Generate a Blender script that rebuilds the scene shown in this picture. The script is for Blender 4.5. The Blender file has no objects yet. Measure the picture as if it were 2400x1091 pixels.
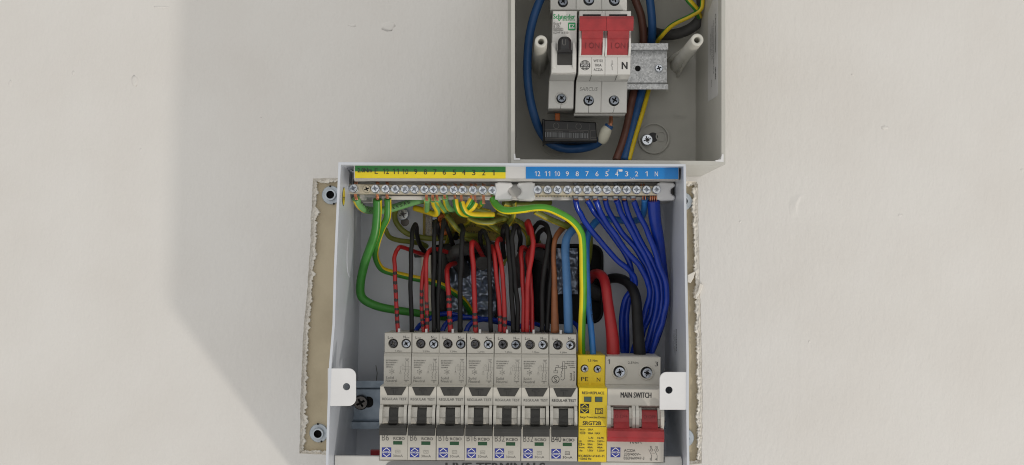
import bpy, bmesh, math, random
from mathutils import Vector, Matrix, noise
from mathutils.geometry import tessellate_polygon

random.seed(7)
sc = bpy.context.scene
COL = sc.collection
# ------------------------------------------------------------------ camera
# units: millimetres in the builders, metres in the scene.  z = distance out of the wall.
FPX, DIST, CX, CY = 2700.0, 859.0, 1227.0, 615.0
S = 0.001
cd = bpy.data.cameras.new('camera')
cam = bpy.data.objects.new('camera', cd)
COL.objects.link(cam)
cam.location = (0, -DIST * S, 0)
cam.rotation_euler = (math.radians(90), 0, 0)
cd.sensor_width = 36
cd.lens = FPX / 2400 * 36
cd.shift_x = -(CX - 1200) / 2400
cd.shift_y = (CY - 545.5) / 2400
cd.clip_start, cd.clip_end = 0.01, 50
sc.camera = cam
# ------------------------------------------------------------------ light
w = bpy.data.worlds.new('World')
sc.world = w
w.use_nodes = True
nt = w.node_tree
bg = nt.nodes['Background']
bg.inputs[1].default_value = WORLD_STRENGTH = 0.755
tc = nt.nodes.new('ShaderNodeTexCoord')
sx = nt.nodes.new('ShaderNodeSeparateXYZ')
mr = nt.nodes.new('ShaderNodeMapRange')
mr.inputs[1].default_value, mr.inputs[2].default_value = -1, 1
cr = nt.nodes.new('ShaderNodeMix')
cr.data_type = 'RGBA'
cr.inputs[6].default_value = (0.86, 0.84, 0.80, 1)
cr.inputs[7].default_value = (1.0, 0.99, 0.97, 1)
nt.links.new(tc.outputs['Generated'], sx.inputs[0])
nt.links.new(sx.outputs[2], mr.inputs[0])
nt.links.new(mr.outputs[0], cr.inputs[0])
nt.links.new(cr.outputs[2], bg.inputs[0])
KEY = Vector((2.58, -2.46, -3.91))
ld = bpy.data.lights.new('lamp', 'AREA')
ld.shape, ld.size, ld.energy, ld.color = 'DISK', 0.24, 90.0, (1.0, 0.93, 0.84)
lamp = bpy.data.objects.new('lamp', ld)
COL.objects.link(lamp)
lamp.location = KEY
lamp.rotation_euler = (-KEY).to_track_quat('-Z', 'Y').to_euler()
sc.view_settings.view_transform = 'Standard'
sc.view_settings.look = 'None'
sc.view_settings.exposure = 0.0
sc.view_settings.gamma = 1.0
sc.cycles.filter_width = 1.05

# ------------------------------------------------------------------ materials
def mat(name, col, rough=0.5, metal=0.0, var=0.06, vscale=120, bump=0.0, bscale=900, spec=0.5, trans=0.0, tint=None):
    m = bpy.data.materials.new(name)
    m.use_nodes = True
    t = m.node_tree
    b = t.nodes['Principled BSDF']
    b.inputs['Roughness'].default_value = rough
    b.inputs['Metallic'].default_value = metal
    b.inputs['Specular IOR Level'].default_value = spec
    if trans:
        b.inputs['Transmission Weight'].default_value = trans
        b.inputs['IOR'].default_value = 1.3
    co = t.nodes.new('ShaderNodeTexCoord')
    n = t.nodes.new('ShaderNodeTexNoise')
    n.inputs['Scale'].default_value = vscale
    n.inputs['Detail'].default_value = 4
    t.links.new(co.outputs['Object'], n.inputs['Vector'])
    r = t.nodes.new('ShaderNodeMix')
    r.data_type = 'RGBA'
    d = tint or tuple(c * (1 - 2.2 * var) for c in col)
    r.inputs[6].default_value = (*d, 1)
    r.inputs[7].default_value = (*[min(1, c * (1 + var)) for c in col], 1)
    mp = t.nodes.new('ShaderNodeMapRange')
    mp.inputs[1].default_value, mp.inputs[2].default_value = 0.3, 0.62
    t.links.new(n.outputs['Fac'], mp.inputs[0])
    t.links.new(mp.outputs[0], r.inputs[0])
    t.links.new(r.outputs[2], b.inputs['Base Color'])
    if bump:
        n2 = t.nodes.new('ShaderNodeTexNoise')
        n2.inputs['Scale'].default_value = bscale
        n2.inputs['Detail'].default_value = 3
        t.links.new(co.outputs['Object'], n2.inputs['Vector'])
        bp = t.nodes.new('ShaderNodeBump')
        bp.inputs['Strength'].default_value = 1.0
        bp.inputs['Distance'].default_value = bump * S
        t.links.new(n2.outputs['Fac'], bp.inputs['Height'])
        t.links.new(bp.outputs[0], b.inputs['Normal'])
    return m

def wall_material():
    m = mat('painted plaster', (0.74, 0.722, 0.695), 0.62, var=0.02, vscale=11, tint=(0.715, 0.69, 0.657))
    t = m.node_tree
    b = t.nodes['Principled BSDF']
    co = t.nodes.new('ShaderNodeTexCoord')
    def nz(scale, det, stretch=None):
        n = t.nodes.new('ShaderNodeTexNoise')
        n.inputs['Scale'].default_value = scale
        n.inputs['Detail'].default_value = det
        if stretch:
            mp = t.nodes.new('ShaderNodeMapping')
            mp.inputs['Scale'].default_value = stretch
            t.links.new(co.outputs['Object'], mp.inputs[0])
            t.links.new(mp.outputs[0], n.inputs['Vector'])
        else:
            t.links.new(co.outputs['Object'], n.inputs['Vector'])
        return n
    prev = None
    for sca, det, dist, st in ((520, 3, 0.26, (1, 1, 0.6)), (190, 2, 0.42, (1, 1, 0.45)), (26, 2, 0.6, (1, 1, 0.6)), (5, 1, 2.0, None)):
        n = nz(sca, det, st)
        bp = t.nodes.new('ShaderNodeBump')
        bp.inputs['Strength'].default_value = 0.8
        bp.inputs['Distance'].default_value = dist * S
        t.links.new(n.outputs['Fac'], bp.inputs['Height'])
        if prev:
            t.links.new(prev.outputs[0], bp.inputs['Normal'])
        prev = bp
    t.links.new(prev.outputs[0], b.inputs['Normal'])
    return m

def galv_material(name, dark, light, rough=0.38, scale=260):
    m = mat(name, light, rough, 0.85, tint=dark, vscale=scale, bump=0.05, bscale=1400)
    t = m.node_tree
    b = t.nodes['Principled BSDF']
    co = t.nodes.new('ShaderNodeTexCoord')
    v = t.nodes.new('ShaderNodeTexVoronoi')
    v.inputs['Scale'].default_value = scale
    t.links.new(co.outputs['Object'], v.inputs['Vector'])
    r = t.nodes.new('ShaderNodeMix')
    r.data_type = 'RGBA'
    r.inputs[6].default_value = (*dark, 1)
    r.inputs[7].default_value = (*light, 1)
    sp = t.nodes.new('ShaderNodeSeparateColor')
    t.links.new(v.outputs['Color'], sp.inputs[0])
    t.links.new(sp.outputs[0], r.inputs[0])
    t.links.new(r.outputs[2], b.inputs['Base Color'])
    return m

M = dict(
    wall=wall_material(),
    plaster=mat('crumbling plaster', (0.80, 0.76, 0.69), 0.9, var=0.06, vscale=110, bump=0.12, bscale=500, tint=(0.68, 0.63, 0.55)),
    caulk=mat('cream plaster lumps', (0.82, 0.78, 0.71), 0.8, var=0.05, vscale=60, bump=0.1, bscale=500),
    board=mat('brown backing board', (0.52, 0.445, 0.31), 0.8, var=0.07, vscale=40, bump=0.08, bscale=900, tint=(0.45, 0.38, 0.26)),
    white=mat('white powder coat', (0.60, 0.63, 0.685), 0.32, var=0.02, vscale=40, bump=0.03, bscale=700),
    tabw=mat('white enamel', (0.76, 0.76, 0.77), 0.35, var=0.02, vscale=60),
    grey=mat('light grey powder coat', (0.60, 0.595, 0.575), 0.4, var=0.02),
    beige=mat('grey beige plastic', (0.515, 0.508, 0.468), 0.45, var=0.03, vscale=35, bump=0.03, bscale=1500),
    post=mat('pale grey plastic', (0.56, 0.55, 0.50), 0.4, var=0.03),
    rcbo=mat('warm grey moulding', (0.555, 0.533, 0.480), 0.42, var=0.025, vscale=80, bump=0.025, bscale=2600),
    rcbo2=mat('warm grey shroud', (0.575, 0.555, 0.505), 0.33, var=0.02, vscale=80),
    mcb=mat('off white moulding', (0.655, 0.650, 0.625), 0.4, var=0.02, vscale=80, bump=0.02, bscale=2600),
    dark=mat('charcoal moulding', (0.045, 0.044, 0.041), 0.7, var=0.06, bump=0.03, bscale=2500),
    dark2=mat('charcoal embossing', (0.035, 0.034, 0.033), 0.5, var=0.05),
    black=mat('black plastic', (0.018, 0.018, 0.020), 0.42, var=0.1),
    rubber=mat('black rubber', (0.010, 0.010, 0.011), 0.65, spec=0.25, var=0.15, bump=0.06, bscale=500),
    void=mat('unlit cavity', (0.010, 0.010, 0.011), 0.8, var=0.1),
    sheath=mat('grey cable sheath', (0.055, 0.055, 0.055), 0.6, var=0.15, bump=0.3, bscale=300),
    red=mat('red moulding', (0.335, 0.026, 0.031), 0.36, var=0.10, bump=0.02, bscale=2500),
    redd=mat('red embossing', (0.17, 0.012, 0.016), 0.5, var=0.05),
    yellow=mat('yellow moulding', (0.78, 0.58, 0.022), 0.36, var=0.02),
    ink=mat('black print', (0.025, 0.025, 0.026), 0.6, var=0.05),
    gink=mat('grey print', (0.15, 0.145, 0.135), 0.6, var=0.05),
    link=mat('faint grey print', (0.33, 0.32, 0.29), 0.6, var=0.03),
    wink=mat('white print', (0.80, 0.80, 0.80), 0.5, var=0.02),
    navy=mat('blue print', (0.030, 0.045, 0.30), 0.5, var=0.03),
    sgreen=mat('green print', (0.02, 0.30, 0.10), 0.5, var=0.03),
    barcode=mat('pale barcode print', (0.20, 0.21, 0.22), 0.5, var=0.1),
    window=mat('green flag window', (0.010, 0.075, 0.025), 0.15, var=0.05),
    swindow=mat('grey green window', (0.055, 0.115, 0.095), 0.12, var=0.05),
    lgreen=mat('green label', (0.022, 0.175, 0.035), 0.4, var=0.02),
    lyellow=mat('yellow label', (0.83, 0.66, 0.012), 0.4, var=0.02),
    lblue=mat('blue label', (0.004, 0.215, 0.60), 0.35, var=0.02),
    lwhite=mat('white label carrier', (0.68, 0.67, 0.65), 0.4, var=0.02),
    lgrey=mat('grey label', (0.20, 0.20, 0.205), 0.45, var=0.03),
    olive=mat('olive yellow sticker', (0.34, 0.25, 0.03), 0.5, var=0.06),
    paper=mat('pale grey sticker', (0.62, 0.62, 0.62), 0.4, var=0.02),
    cream=mat('cream plastic', (0.70, 0.68, 0.57), 0.4, var=0.03),
    orange=mat('orange plastic', (0.55, 0.13, 0.015), 0.4, var=0.05),
    clear=mat('clear plastic', (0.75, 0.72, 0.68), 0.12, var=0.05, trans=0.75),
    zinc=mat('bright zinc', (0.72, 0.76, 0.82), 0.24, 0.95, var=0.10, vscale=500, bump=0.03, bscale=1800),
    zincm=mat('worn zinc', (0.50, 0.54, 0.61), 0.28, 0.95, var=0.2, vscale=500, bump=0.03, bscale=1800),
    zincd=mat('dull zinc', (0.30, 0.33, 0.38), 0.32, 0.9, var=0.15, vscale=400),
    dscrew=mat('shaded screw', (0.12, 0.12, 0.13), 0.3, 0.85, var=0.2),  # screw metal darkened to carry the shade of its deep hole
    steel=mat('dark steel', (0.14, 0.13, 0.125), 0.28, 0.9, var=0.1),
    bluezinc=mat('blue passivated steel', (0.28, 0.33, 0.39), 0.34, 0.8, var=0.10, vscale=90, bump=0.04, bscale=900, tint=(0.19, 0.235, 0.29)),
    lug=mat('blue grey plated lug', (0.50, 0.55, 0.60), 0.4, 0.5, var=0.08, vscale=200),
    galv=galv_material('galvanised rail', (0.46, 0.47, 0.48), (0.74, 0.75, 0.76), 0.42, 900),
    foil=mat('spangled metal', (0.40, 0.46, 0.57), 0.33, 0.75, tint=(0.22, 0.26, 0.34), vscale=70),
    brass=mat('nickelled brass bar', (0.64, 0.575, 0.44), 0.34, 0.7, var=0.06, vscale=200),
    copper=mat('bare copper', (0.66, 0.30, 0.18), 0.32, 0.9, var=0.12, vscale=600),
    wgreen=mat('green insulation', (0.040, 0.225, 0.028), 0.38, var=0.06),
    wyellow=mat('yellow insulation', (0.76, 0.55, 0.018), 0.38, var=0.05),
    wbgreen=mat('bright green insulation', (0.075, 0.33, 0.022), 0.36, var=0.04),
    wpale=mat('pale green insulation', (0.18, 0.42, 0.15), 0.4, var=0.05),
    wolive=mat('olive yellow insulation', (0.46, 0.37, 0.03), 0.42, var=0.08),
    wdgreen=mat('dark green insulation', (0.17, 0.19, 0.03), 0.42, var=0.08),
    wblack=mat('black insulation', (0.012, 0.012, 0.013), 0.5, var=0.15, bump=0.05, bscale=600, spec=0.28),
    wred=mat('red insulation', (0.40, 0.017, 0.019), 0.38, var=0.06, bump=0.03, bscale=600),
    wbrown=mat('brown insulation', (0.27, 0.095, 0.035), 0.42, var=0.08),
    wumber=mat('dark brown insulation', (0.15, 0.062, 0.045), 0.42, var=0.08),
    wblue=mat('royal blue insulation', (0.006, 0.036, 0.34), 0.22, var=0.06),
    wsky=mat('sky blue insulation', (0.035, 0.20, 0.56), 0.35, var=0.05),
    wpblue=mat('pale blue insulation', (0.065, 0.19, 0.42), 0.42, var=0.05),
    wmid=mat('mid blue insulation', (0.022, 0.095, 0.27), 0.42, var=0.05),
)

# ------------------------------------------------------------------ mesh helpers
def P(x, y, z):
    """photo pixel at distance z (mm) out of the wall -> scene point in mm"""
    k = (DIST - z) / FPX
    return Vector(((x - CX) * k, -z, (CY - y) * k))

def px_of(v):
    k = (DIST + v[1]) / FPX
    return v[0] / k + CX, CY - v[2] / k

ORG = {}

class MB:
    def __init__(s):
        s.v, s.f, s.m, s.s = [], [], [], []
    def add(s, verts, faces, mi=0, smooth=False):
        o = len(s.v)
        s.v += [Vector(q) for q in verts]
        for f in faces:
            s.f.append(tuple(i + o for i in f))
            s.m.append(mi)
            s.s.append(smooth)
        return o
    def build(s, name, mats, parent=None, recalc=True):
        org = ORG[parent.name] if parent else Vector((0, 0, 0))
        return s._mk(name, mats, parent, org, recalc)
    def top(s, name, mats, at):
        """a top-level thing that is one mesh, origin at a point (mm)"""
        o = s._mk(name, mats, None, Vector(at), True)
        o.location = Vector(at) * S
        ORG[o.name] = Vector(at)
        return o
    def _mk(s, name, mats, parent, org, recalc):
        me = bpy.data.meshes.new(name)
        me.from_pydata([((q - org) * S)[:] for q in s.v], [], s.f)
        if not isinstance(mats, (list, tuple)):
            mats = [mats]
        for q in mats:
            me.materials.append(M[q] if isinstance(q, str) else q)
        me.polygons.foreach_set('material_index', s.m)
        me.polygons.foreach_set('use_smooth', s.s)
        me.update()
        if recalc:
            bm = bmesh.new()
            bm.from_mesh(me)
            bmesh.ops.recalc_face_normals(bm, faces=bm.faces)
            bm.to_mesh(me)
            bm.free()
        o = bpy.data.objects.new(name, me)
        COL.objects.link(o)
        if parent:
            o.parent = parent
        ORG[o.name] = org.copy()
        return o

def tag(o, label=None, cat=None, group=None, kind=None):
    for k, v in (('label', label), ('category', cat), ('group', group), ('kind', kind)):
        if v:
            o[k] = v
    return o

def thing(name, label, cat, at, group=None):
    o = bpy.data.objects.new(name, None)
    COL.objects.link(o)
    o.location = Vector(at) * S
    o.empty_display_size = 0.01
    ORG[o.name] = Vector(at)
    return tag(o, label, cat, group)

def rect(x0, y0, x1, y1):
    return [(x0, y0), (x1, y0), (x1, y1), (x0, y1)]

def rrect(x0, y0, x1, y1, r, n=5, corners=(1, 1, 1, 1)):
    out = []
    for (cx, cy, a, on) in ((x0 + r, y0 + r, 180, corners[0]), (x1 - r, y0 + r, 270, corners[1]),
                            (x1 - r, y1 - r, 0, corners[2]), (x0 + r, y1 - r, 90, corners[3])):
        if not on:
            out.append((cx + r * (1 if a in (270, 0) else -1), cy + r * (1 if a in (0, 90) else -1)))
            continue
        for i in range(n + 1):
            t = math.radians(a + 90 * i / n)
            out.append((cx + r * math.cos(t), cy + r * math.sin(t)))
    return out

def circ(cx, cy, r, n=20, ph=0):
    return [(cx + r * math.cos(2 * math.pi * i / n + ph), cy + r * math.sin(2 * math.pi * i / n + ph)) for i in range(n)]

def inset(pts, d):
    """move a polygon (2-D) inwards by d"""
    n = len(pts)
    area = sum(pts[i][0] * pts[(i + 1) % n][1] - pts[(i + 1) % n][0] * pts[i][1] for i in range(n))
    sg = 1 if area > 0 else -1
    out = []
    for i in range(n):
        p0, p1, p2 = Vector(pts[i - 1]), Vector(pts[i]), Vector(pts[(i + 1) % n])
        a, b = (p1 - p0), (p2 - p1)
        a = a.normalized() if a.length > 1e-9 else b.normalized()
        b = b.normalized() if b.length > 1e-9 else a
        na, nb = Vector((-a.y, a.x)) * sg, Vector((-b.y, b.x)) * sg
        q = na + nb
        if q.length < 1e-6:
            q = na
        q = q.normalized()
        out.append(tuple(p1 + q * (d / max(0.35, q.dot(na)))))
    return out

def prism(mb, pts, zf, zb, ch=0.0, mi=0, holes=(), hole_depth=None, hole_mi=None, back=True):
    """px outline at zf, going straight back to zb; front edge chamfered by ch mm; px holes cut in the front"""
    w2 = [(P(x, y, zf).x, P(x, y, zf).z) for x, y in pts]
    fr = inset(w2, ch) if ch else w2
    hs = [[(P(x, y, zf).x, P(x, y, zf).z) for x, y in h] for h in holes]
    n = len(w2)
    loops = [[Vector((x, 0, z)) for x, z in fr]] + [[Vector((x, 0, z)) for x, z in h] for h in hs]
    fl = [(x, -zf, z) for x, z in fr]
    for h in hs:
        fl += [(x, -zf, z) for x, z in h]
    if hs:
        tri = tessellate_polygon([[Vector((v.x, v.z, 0)) for v in l] for l in loops])
        mb.add(fl, tri, mi)
    else:
        mb.add(fl, [tuple(range(n))], mi)
    ring = fr
    zc = zf
    if ch:
        mb.add([(x, -zf, z) for x, z in fr] + [(x, -(zf - ch), z) for x, z in w2],
               [(i, (i + 1) % n, n + (i + 1) % n, n + i) for i in range(n)], mi)
        zc = zf - ch
    mb.add([(x, -zc, z) for x, z in w2] + [(x, -zb, z) for x, z in w2],
           [(i, (i + 1) % n, n + (i + 1) % n, n + i) for i in range(n)], mi)
    hd = hole_depth if hole_depth is not None else (zf - zb)
    for h in hs:
        k = len(h)
        mb.add([(x, -zf, z) for x, z in h] + [(x, -(zf - hd), z) for x, z in h],
               [(i, (i + 1) % k, k + (i + 1) % k, k + i) for i in range(k)], mi if hole_mi is None else hole_mi)
    if back:
        if hs and hole_depth is None:
            bl = [(x, -zb, z) for x, z in w2]
            for h in hs:
                bl += [(x, -zb, z) for x, z in h]
            tri = tessellate_polygon([[Vector((x, z, 0)) for x, z in l] for l in [w2] + hs])
            mb.add(bl, tri, mi)
        else:
            mb.add([(x, -zb, z) for x, z in w2], [tuple(range(n))], mi)

def flat(mb, pts, z, mi=0):
    mb.add([P(x, y, z) for x, y in pts], [tuple(range(len(pts)))], mi)

def xprism(mb, x0, x1, zr, prof, mi=0, close=None):
    """side profile [(py, z)] (each py read at its own z) swept sideways between px x0 and x1 read at zr"""
    X0, X1 = P(x0, 0, zr).x, P(x1, 0, zr).x
    pr = [(P(0, y, z).z, z) for y, z in prof]
    if close is not None:
        pr = pr + [(pr[-1][0], close), (pr[0][0], close)]
    n = len(pr)
    vs = [(X0, -z, Z) for Z, z in pr] + [(X1, -z, Z) for Z, z in pr]
    fs = [(i, (i + 1) % n, n + (i + 1) % n, n + i) for i in range(n)]
    tri = tessellate_polygon([[Vector((Z, z, 0)) for Z, z in pr]])
    fs += [tuple(t) for t in tri] + [tuple(n + i for i in t) for t in tri]
    mb.add(vs, fs, mi)

def lathe(mb, x, y, z, prof, n=20, mi=0, mis=None, smooth=True, cap=True):
    """px centre; prof [(r_px, dz_mm)] about the outward axis"""
    c = P(x, y, z)
    k = (DIST - z) / FPX
    vs = []
    for r, dz in prof:
        for i in range(n):
            a = 2 * math.pi * i / n
            vs.append((c.x + r * k * math.cos(a), c.y - dz, c.z + r * k * math.sin(a)))
    o = len(mb.v)
    mb.add(vs, [], 0)
    for j in range(len(prof) - 1):
        for i in range(n):
            mb.f.append((o + j * n + i, o + j * n + (i + 1) % n, o + (j + 1) * n + (i + 1) % n, o + (j + 1) * n + i))
            mb.m.append(mis[j] if mis else mi)
            mb.s.append(smooth)
    if cap:
        mb.f.append(tuple(o + (len(prof) - 1) * n + i for i in range(n)))
        mb.m.append(mis[-1] if mis else mi)
        mb.s.append(False)

def star(r, main=0.64, hw=0.105, diag=0.46, dhw=0.05, rot=0.0):
    out = []
    for k in range(8):
        a = math.radians(45 * k) + rot
        L, h = (main, hw) if k % 2 == 0 else (diag, dhw)
        t = a - math.radians(22.5)
        out.append((r * 0.24 * math.cos(t), r * 0.24 * math.sin(t)))
        for sgn in (-1, 1):
            out.append((r * (L * math.cos(a) - sgn * h * math.sin(a)), r * (L * math.sin(a) + sgn * h * math.cos(a))))
    return out

def plus(r, main=0.6, hw=0.14, rot=0.0):
    out = []
    for k in range(4):
        a = math.radians(90 * k) + rot
        t = a - math.radians(45)
        out.append((r * hw * 1.5 * math.cos(t), r * hw * 1.5 * math.sin(t)))
        for sgn in (-1, 1):
            out.append((r * (main * math.cos(a) - sgn * hw * math.sin(a)), r * (main * math.sin(a) + sgn * hw * math.cos(a))))
    return out

def screw(mb, x, y, z, r, h=2.0, kind='star', rot=0.0, mi=0, rmi=1, depth=1.6, slot=False):
    """screw head of px radius r with its top h mm above z and a cut recess"""
    n = 20
    k = (DIST - z) / FPX
    lathe(mb, x, y, z, [(r, -0.6), (r, h * 0.6), (r * 0.95, h * 0.85), (r * 0.86, h)], n, mi, cap=False)
    rc = star(r, rot=rot) if kind == 'star' else plus(r, rot=rot)
    c = P(x, y, z)
    out = [(r * 0.86 * k * math.cos(2 * math.pi * i / n), r * 0.86 * k * math.sin(2 * math.pi * i / n)) for i in range(n)]
    inn = [(a * k, b * k) for a, b in rc]
    tri = tessellate_polygon([[Vector((a, b, 0)) for a, b in out], [Vector((a, b, 0)) for a, b in inn]])
    Y = c.y - h
    mb.add([(c.x + a, Y, c.z + b) for a, b in out + inn], tri, mi)
    q = len(inn)
    mb.add([(c.x + a, Y, c.z + b) for a, b in inn] + [(c.x + a * 0.8, Y + depth, c.z + b * 0.8) for a, b in inn],
           [(i, (i + 1) % q, q + (i + 1) % q, q + i) for i in range(q)] + [tuple(q + i for i in range(q))], rmi)  # recess faces take a darker material, their shade put into the colour

_tx = {}
def glyphs(s, bold):
    key = (s, bold)
    if key not in _tx:
        c = bpy.data.curves.new('lettering', 'FONT')
        c.body = s
        c.resolution_u = 2
        c.offset = bold
        o = bpy.data.objects.new('lettering', c)
        me = o.to_mesh()
        _tx[key] = ([v.co.xy[:] for v in me.vertices], [tuple(p.vertices) for p in me.polygons])
        o.to_mesh_clear()
        bpy.data.objects.remove(o)
        bpy.data.curves.remove(c)
    return _tx[key]

def glyphs1(s, bold):
    """lines with a 1 in them: the figure is drawn with its flag, the rest set character by character"""
    vs, fs, pen = [], [], 0.0
    bar = max(v[0] for v in glyphs('|', 0)[0])
    for ch in s:
        if ch == '1':
            b = bold * 1.4
            q = [(.24 - b, 0), (.335 + b, 0), (.335 + b, .70), (.26 - b, .70), (.08, .575 + b), (.08, .485 - b), (.24 - b, .585 - b)]
            o = len(vs)
            vs += [(pen + u, v) for u, v in q]
            fs += [(o, o + 1, o + 2, o + 6), (o + 6, o + 2, o + 3), (o + 6, o + 3, o + 4, o + 5)]
            pen += 0.50
        else:
            if ch != ' ':
                g, h = glyphs(ch, bold)
                o = len(vs)
                vs += [(pen + u, v) for u, v in g]
                fs += [tuple(o + i for i in f) for f in h]
            pen += max(v[0] for v in glyphs(ch + '|', 0)[0]) - bar
    return vs, fs

def text(mb, s, x, y, cap, z, al='C', wd=None, rot=0, bold=0.0, slant=0.0, mi=0, clip=None):
    """px position of the middle of the line, cap height in px; wd = width in px"""
    if bold > 0.011:                                      # bold: three overprints, a hair apart
        q = bold * cap * 1.1
        a = math.radians(rot)
        for i in (-1, 0, 1):
            text(mb, s, x + q * i * math.cos(a), y + q * i * math.sin(a), cap * (1 + bold), z + .02 * (i + 1), al, wd - 2 * q if wd else None, rot, 0.0, slant, mi)
        return
    vs, fs = glyphs1(s, bold) if '1' in s else glyphs(s, bold)
    if not vs:
        return
    xs = [v[0] for v in vs]
    x0, x1 = min(xs), max(xs)
    sy = cap / 0.70
    sxx = (wd / (x1 - x0)) if wd else sy
    a = math.radians(rot)
    out = []
    off = {'C': (x0 + x1) / 2, 'L': x0, 'R': x1}[al]
    for u, v in vs:
        du, dv = (u - off) * sxx + v * slant * sy, (v - 0.35) * sy
        out.append(P(x + du * math.cos(a) + dv * math.sin(a), y + du * math.sin(a) - dv * math.cos(a), z))
    mb.add(out, fs, mi)

def text3(mb, s, o, u, v, cap, wd=None, bold=0.0, mi=0):
    vs, fs = glyphs1(s, bold) if '1' in s else glyphs(s, bold)
    xs = [q[0] for q in vs]
    x0, x1 = min(xs), max(xs)
    sy = cap / 0.70
    sxx = wd / (x1 - x0) if wd else sy
    o, u, v = Vector(o), Vector(u), Vector(v)
    mb.add([o + u * ((a - x0) * sxx) + v * ((b - 0.35) * sy) for a, b in vs], fs, mi)

def line(mb, pts, wpx, z, closed=False, mi=0):
    n = len(pts)
    for i in range(n if closed else n - 1):
        a, b = Vector(pts[i]), Vector(pts[(i + 1) % n])
        d = b - a
        if d.length < 1e-6:
            continue
        q = Vector((-d.y, d.x)).normalized() * wpx / 2
        e = d.normalized() * wpx * 0.25
        flat(mb, [tuple(a - e + q), tuple(b + e + q), tuple(b + e - q), tuple(a - e - q)], z + 0.002 * (i % 3), mi)

def spline(pts, sub):
    """Catmull-Rom through 4-vectors"""
    out = []
    n = len(pts)
    for i in range(n - 1):
        p0 = pts[max(0, i - 1)]
        p1, p2 = pts[i], pts[i + 1]
        p3 = pts[min(n - 1, i + 2)]
        for j in range(sub):
            t = j / sub
            out.append(0.5 * ((2 * p1) + (p2 - p0) * t + (2 * p0 - 5 * p1 + 4 * p2 - p3) * t * t + (3 * p1 - p0 - 3 * p2 + p3) * t ** 3))
    out.append(pts[-1])
    return out

def tube(mb, pts, r, n=12, sub=6, mi=0, stripe=None, twist=0.0, phase=0.0, bands=None, capm=None, wob=0.0, seed=0):
    """pts [(px, py, z)] ; r px (number or (start, end) or list); stripe = (material index, share of the girth)"""
    m = len(pts)
    rs = list(r) if isinstance(r, (list, tuple)) and len(r) == m else (
        [r[0] + (r[1] - r[0]) * i / (m - 1) for i in range(m)] if isinstance(r, (list, tuple)) else [r] * m)
    c4 = []
    for (x, y, z), rr in zip(pts, rs):
        q = P(x, y, z)
        c4.append(Vector((q.x, q.y, q.z, rr * (DIST - z) / FPX)))
    c4 = spline(c4, sub)
    cs = [Vector(q[:3]) for q in c4]
    if wob:
        for i, q in enumerate(cs[1:-1]):
            q.x += wob * noise.noise((i / sub * 1.3, seed, 0.3))
            q.y += wob * noise.noise((i / sub * 1.3, seed, 7.3))
    T = [(cs[min(i + 1, len(cs) - 1)] - cs[max(i - 1, 0)]).normalized() for i in range(len(cs))]
    N = Vector((0, -1, 0))
    N = (N - T[0] * N.dot(T[0]))
    if N.length < 1e-3:
        N = Vector((1, 0, 0))
    N.normalize()
    o = len(mb.v)
    vs = []
    for i, c in enumerate(cs):
        N = (N - T[i] * N.dot(T[i])).normalized()
        B = T[i].cross(N)
        rr = c4[i][3]
        tw = phase + twist * i / len(cs)
        for j in range(n):
            a = 2 * math.pi * j / n + tw
            vs.append(c + (N * math.cos(a) + B * math.sin(a)) * rr)
    mb.add(vs, [], 0)
    half = int(round(n * stripe[1] / 2)) if stripe else 0
    for i in range(len(cs) - 1):
        py = px_of((cs[i] + cs[i + 1]) / 2)[1]
        for j in range(n):
            q = mi
            if stripe and (j < half or j >= n - half):
                q = stripe[0]
            if bands:
                for (b0, b1, bm) in bands:
                    lo, hi = b0 + ((j * 7 + i) % 3) * 0.6, b1 - ((j * 5) % 3) * 0.7
                    if lo <= py <= hi:
                        q = bm
            mb.f.append((o + i * n + j, o + i * n + (j + 1) % n, o + (i + 1) * n + (j + 1) % n, o + (i + 1) * n + j))
            mb.m.append(q)
            mb.s.append(True)
    for e in (0, len(cs) - 1):
        mb.f.append(tuple(o + e * n + j for j in range(n)))
        mb.m.append(mi if capm is None else capm)
        mb.s.append(False)
    return cs

# ------------------------------------------------------------------ wall with its ragged cut-out
def resample(pts, step):
    out = []
    n = len(pts)
    for i in range(n):
        a, b = Vector(pts[i]), Vector(pts[(i + 1) % n])
        k = max(1, int((b - a).length / step))
        out += [a + (b - a) * j / k for j in range(k)]
    return out

HOLE = resample([(733, 419), (780, 417), (1250, 420), (1632, 425), (1636, 432), (1637, 520), (1640, 640), (1644, 800), (1647, 950), (1645, 1087),
                 (1200, 1120), (760, 1067), (702, 1063), (704, 960), (709, 800), (720, 680), (728, 560), (731, 470)], 2)
HOLE = [q + Vector((noise.noise((q.x * .05, q.y * .05, 1)) * 1.6 + noise.noise((q.x * .2, q.y * .2, 4)) * .9,
                    noise.noise((q.x * .05, q.y * .05, 9)) * 1.2)) for q in HOLE]
wall = MB()
outer = resample([(-1400, -1100), (3900, -1100), (3900, 2300), (-1400, 2300)], 4000)
loops = [[P(q.x, q.y, 0) for q in outer], [P(q.x, q.y, 0) for q in HOLE]]
tri = tessellate_polygon([[Vector((v.x, v.z, 0)) for v in l] for l in loops])
wall.add(loops[0] + loops[1], tri)
wall = tag(wall.build('wall', ['wall']), kind='structure')

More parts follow.
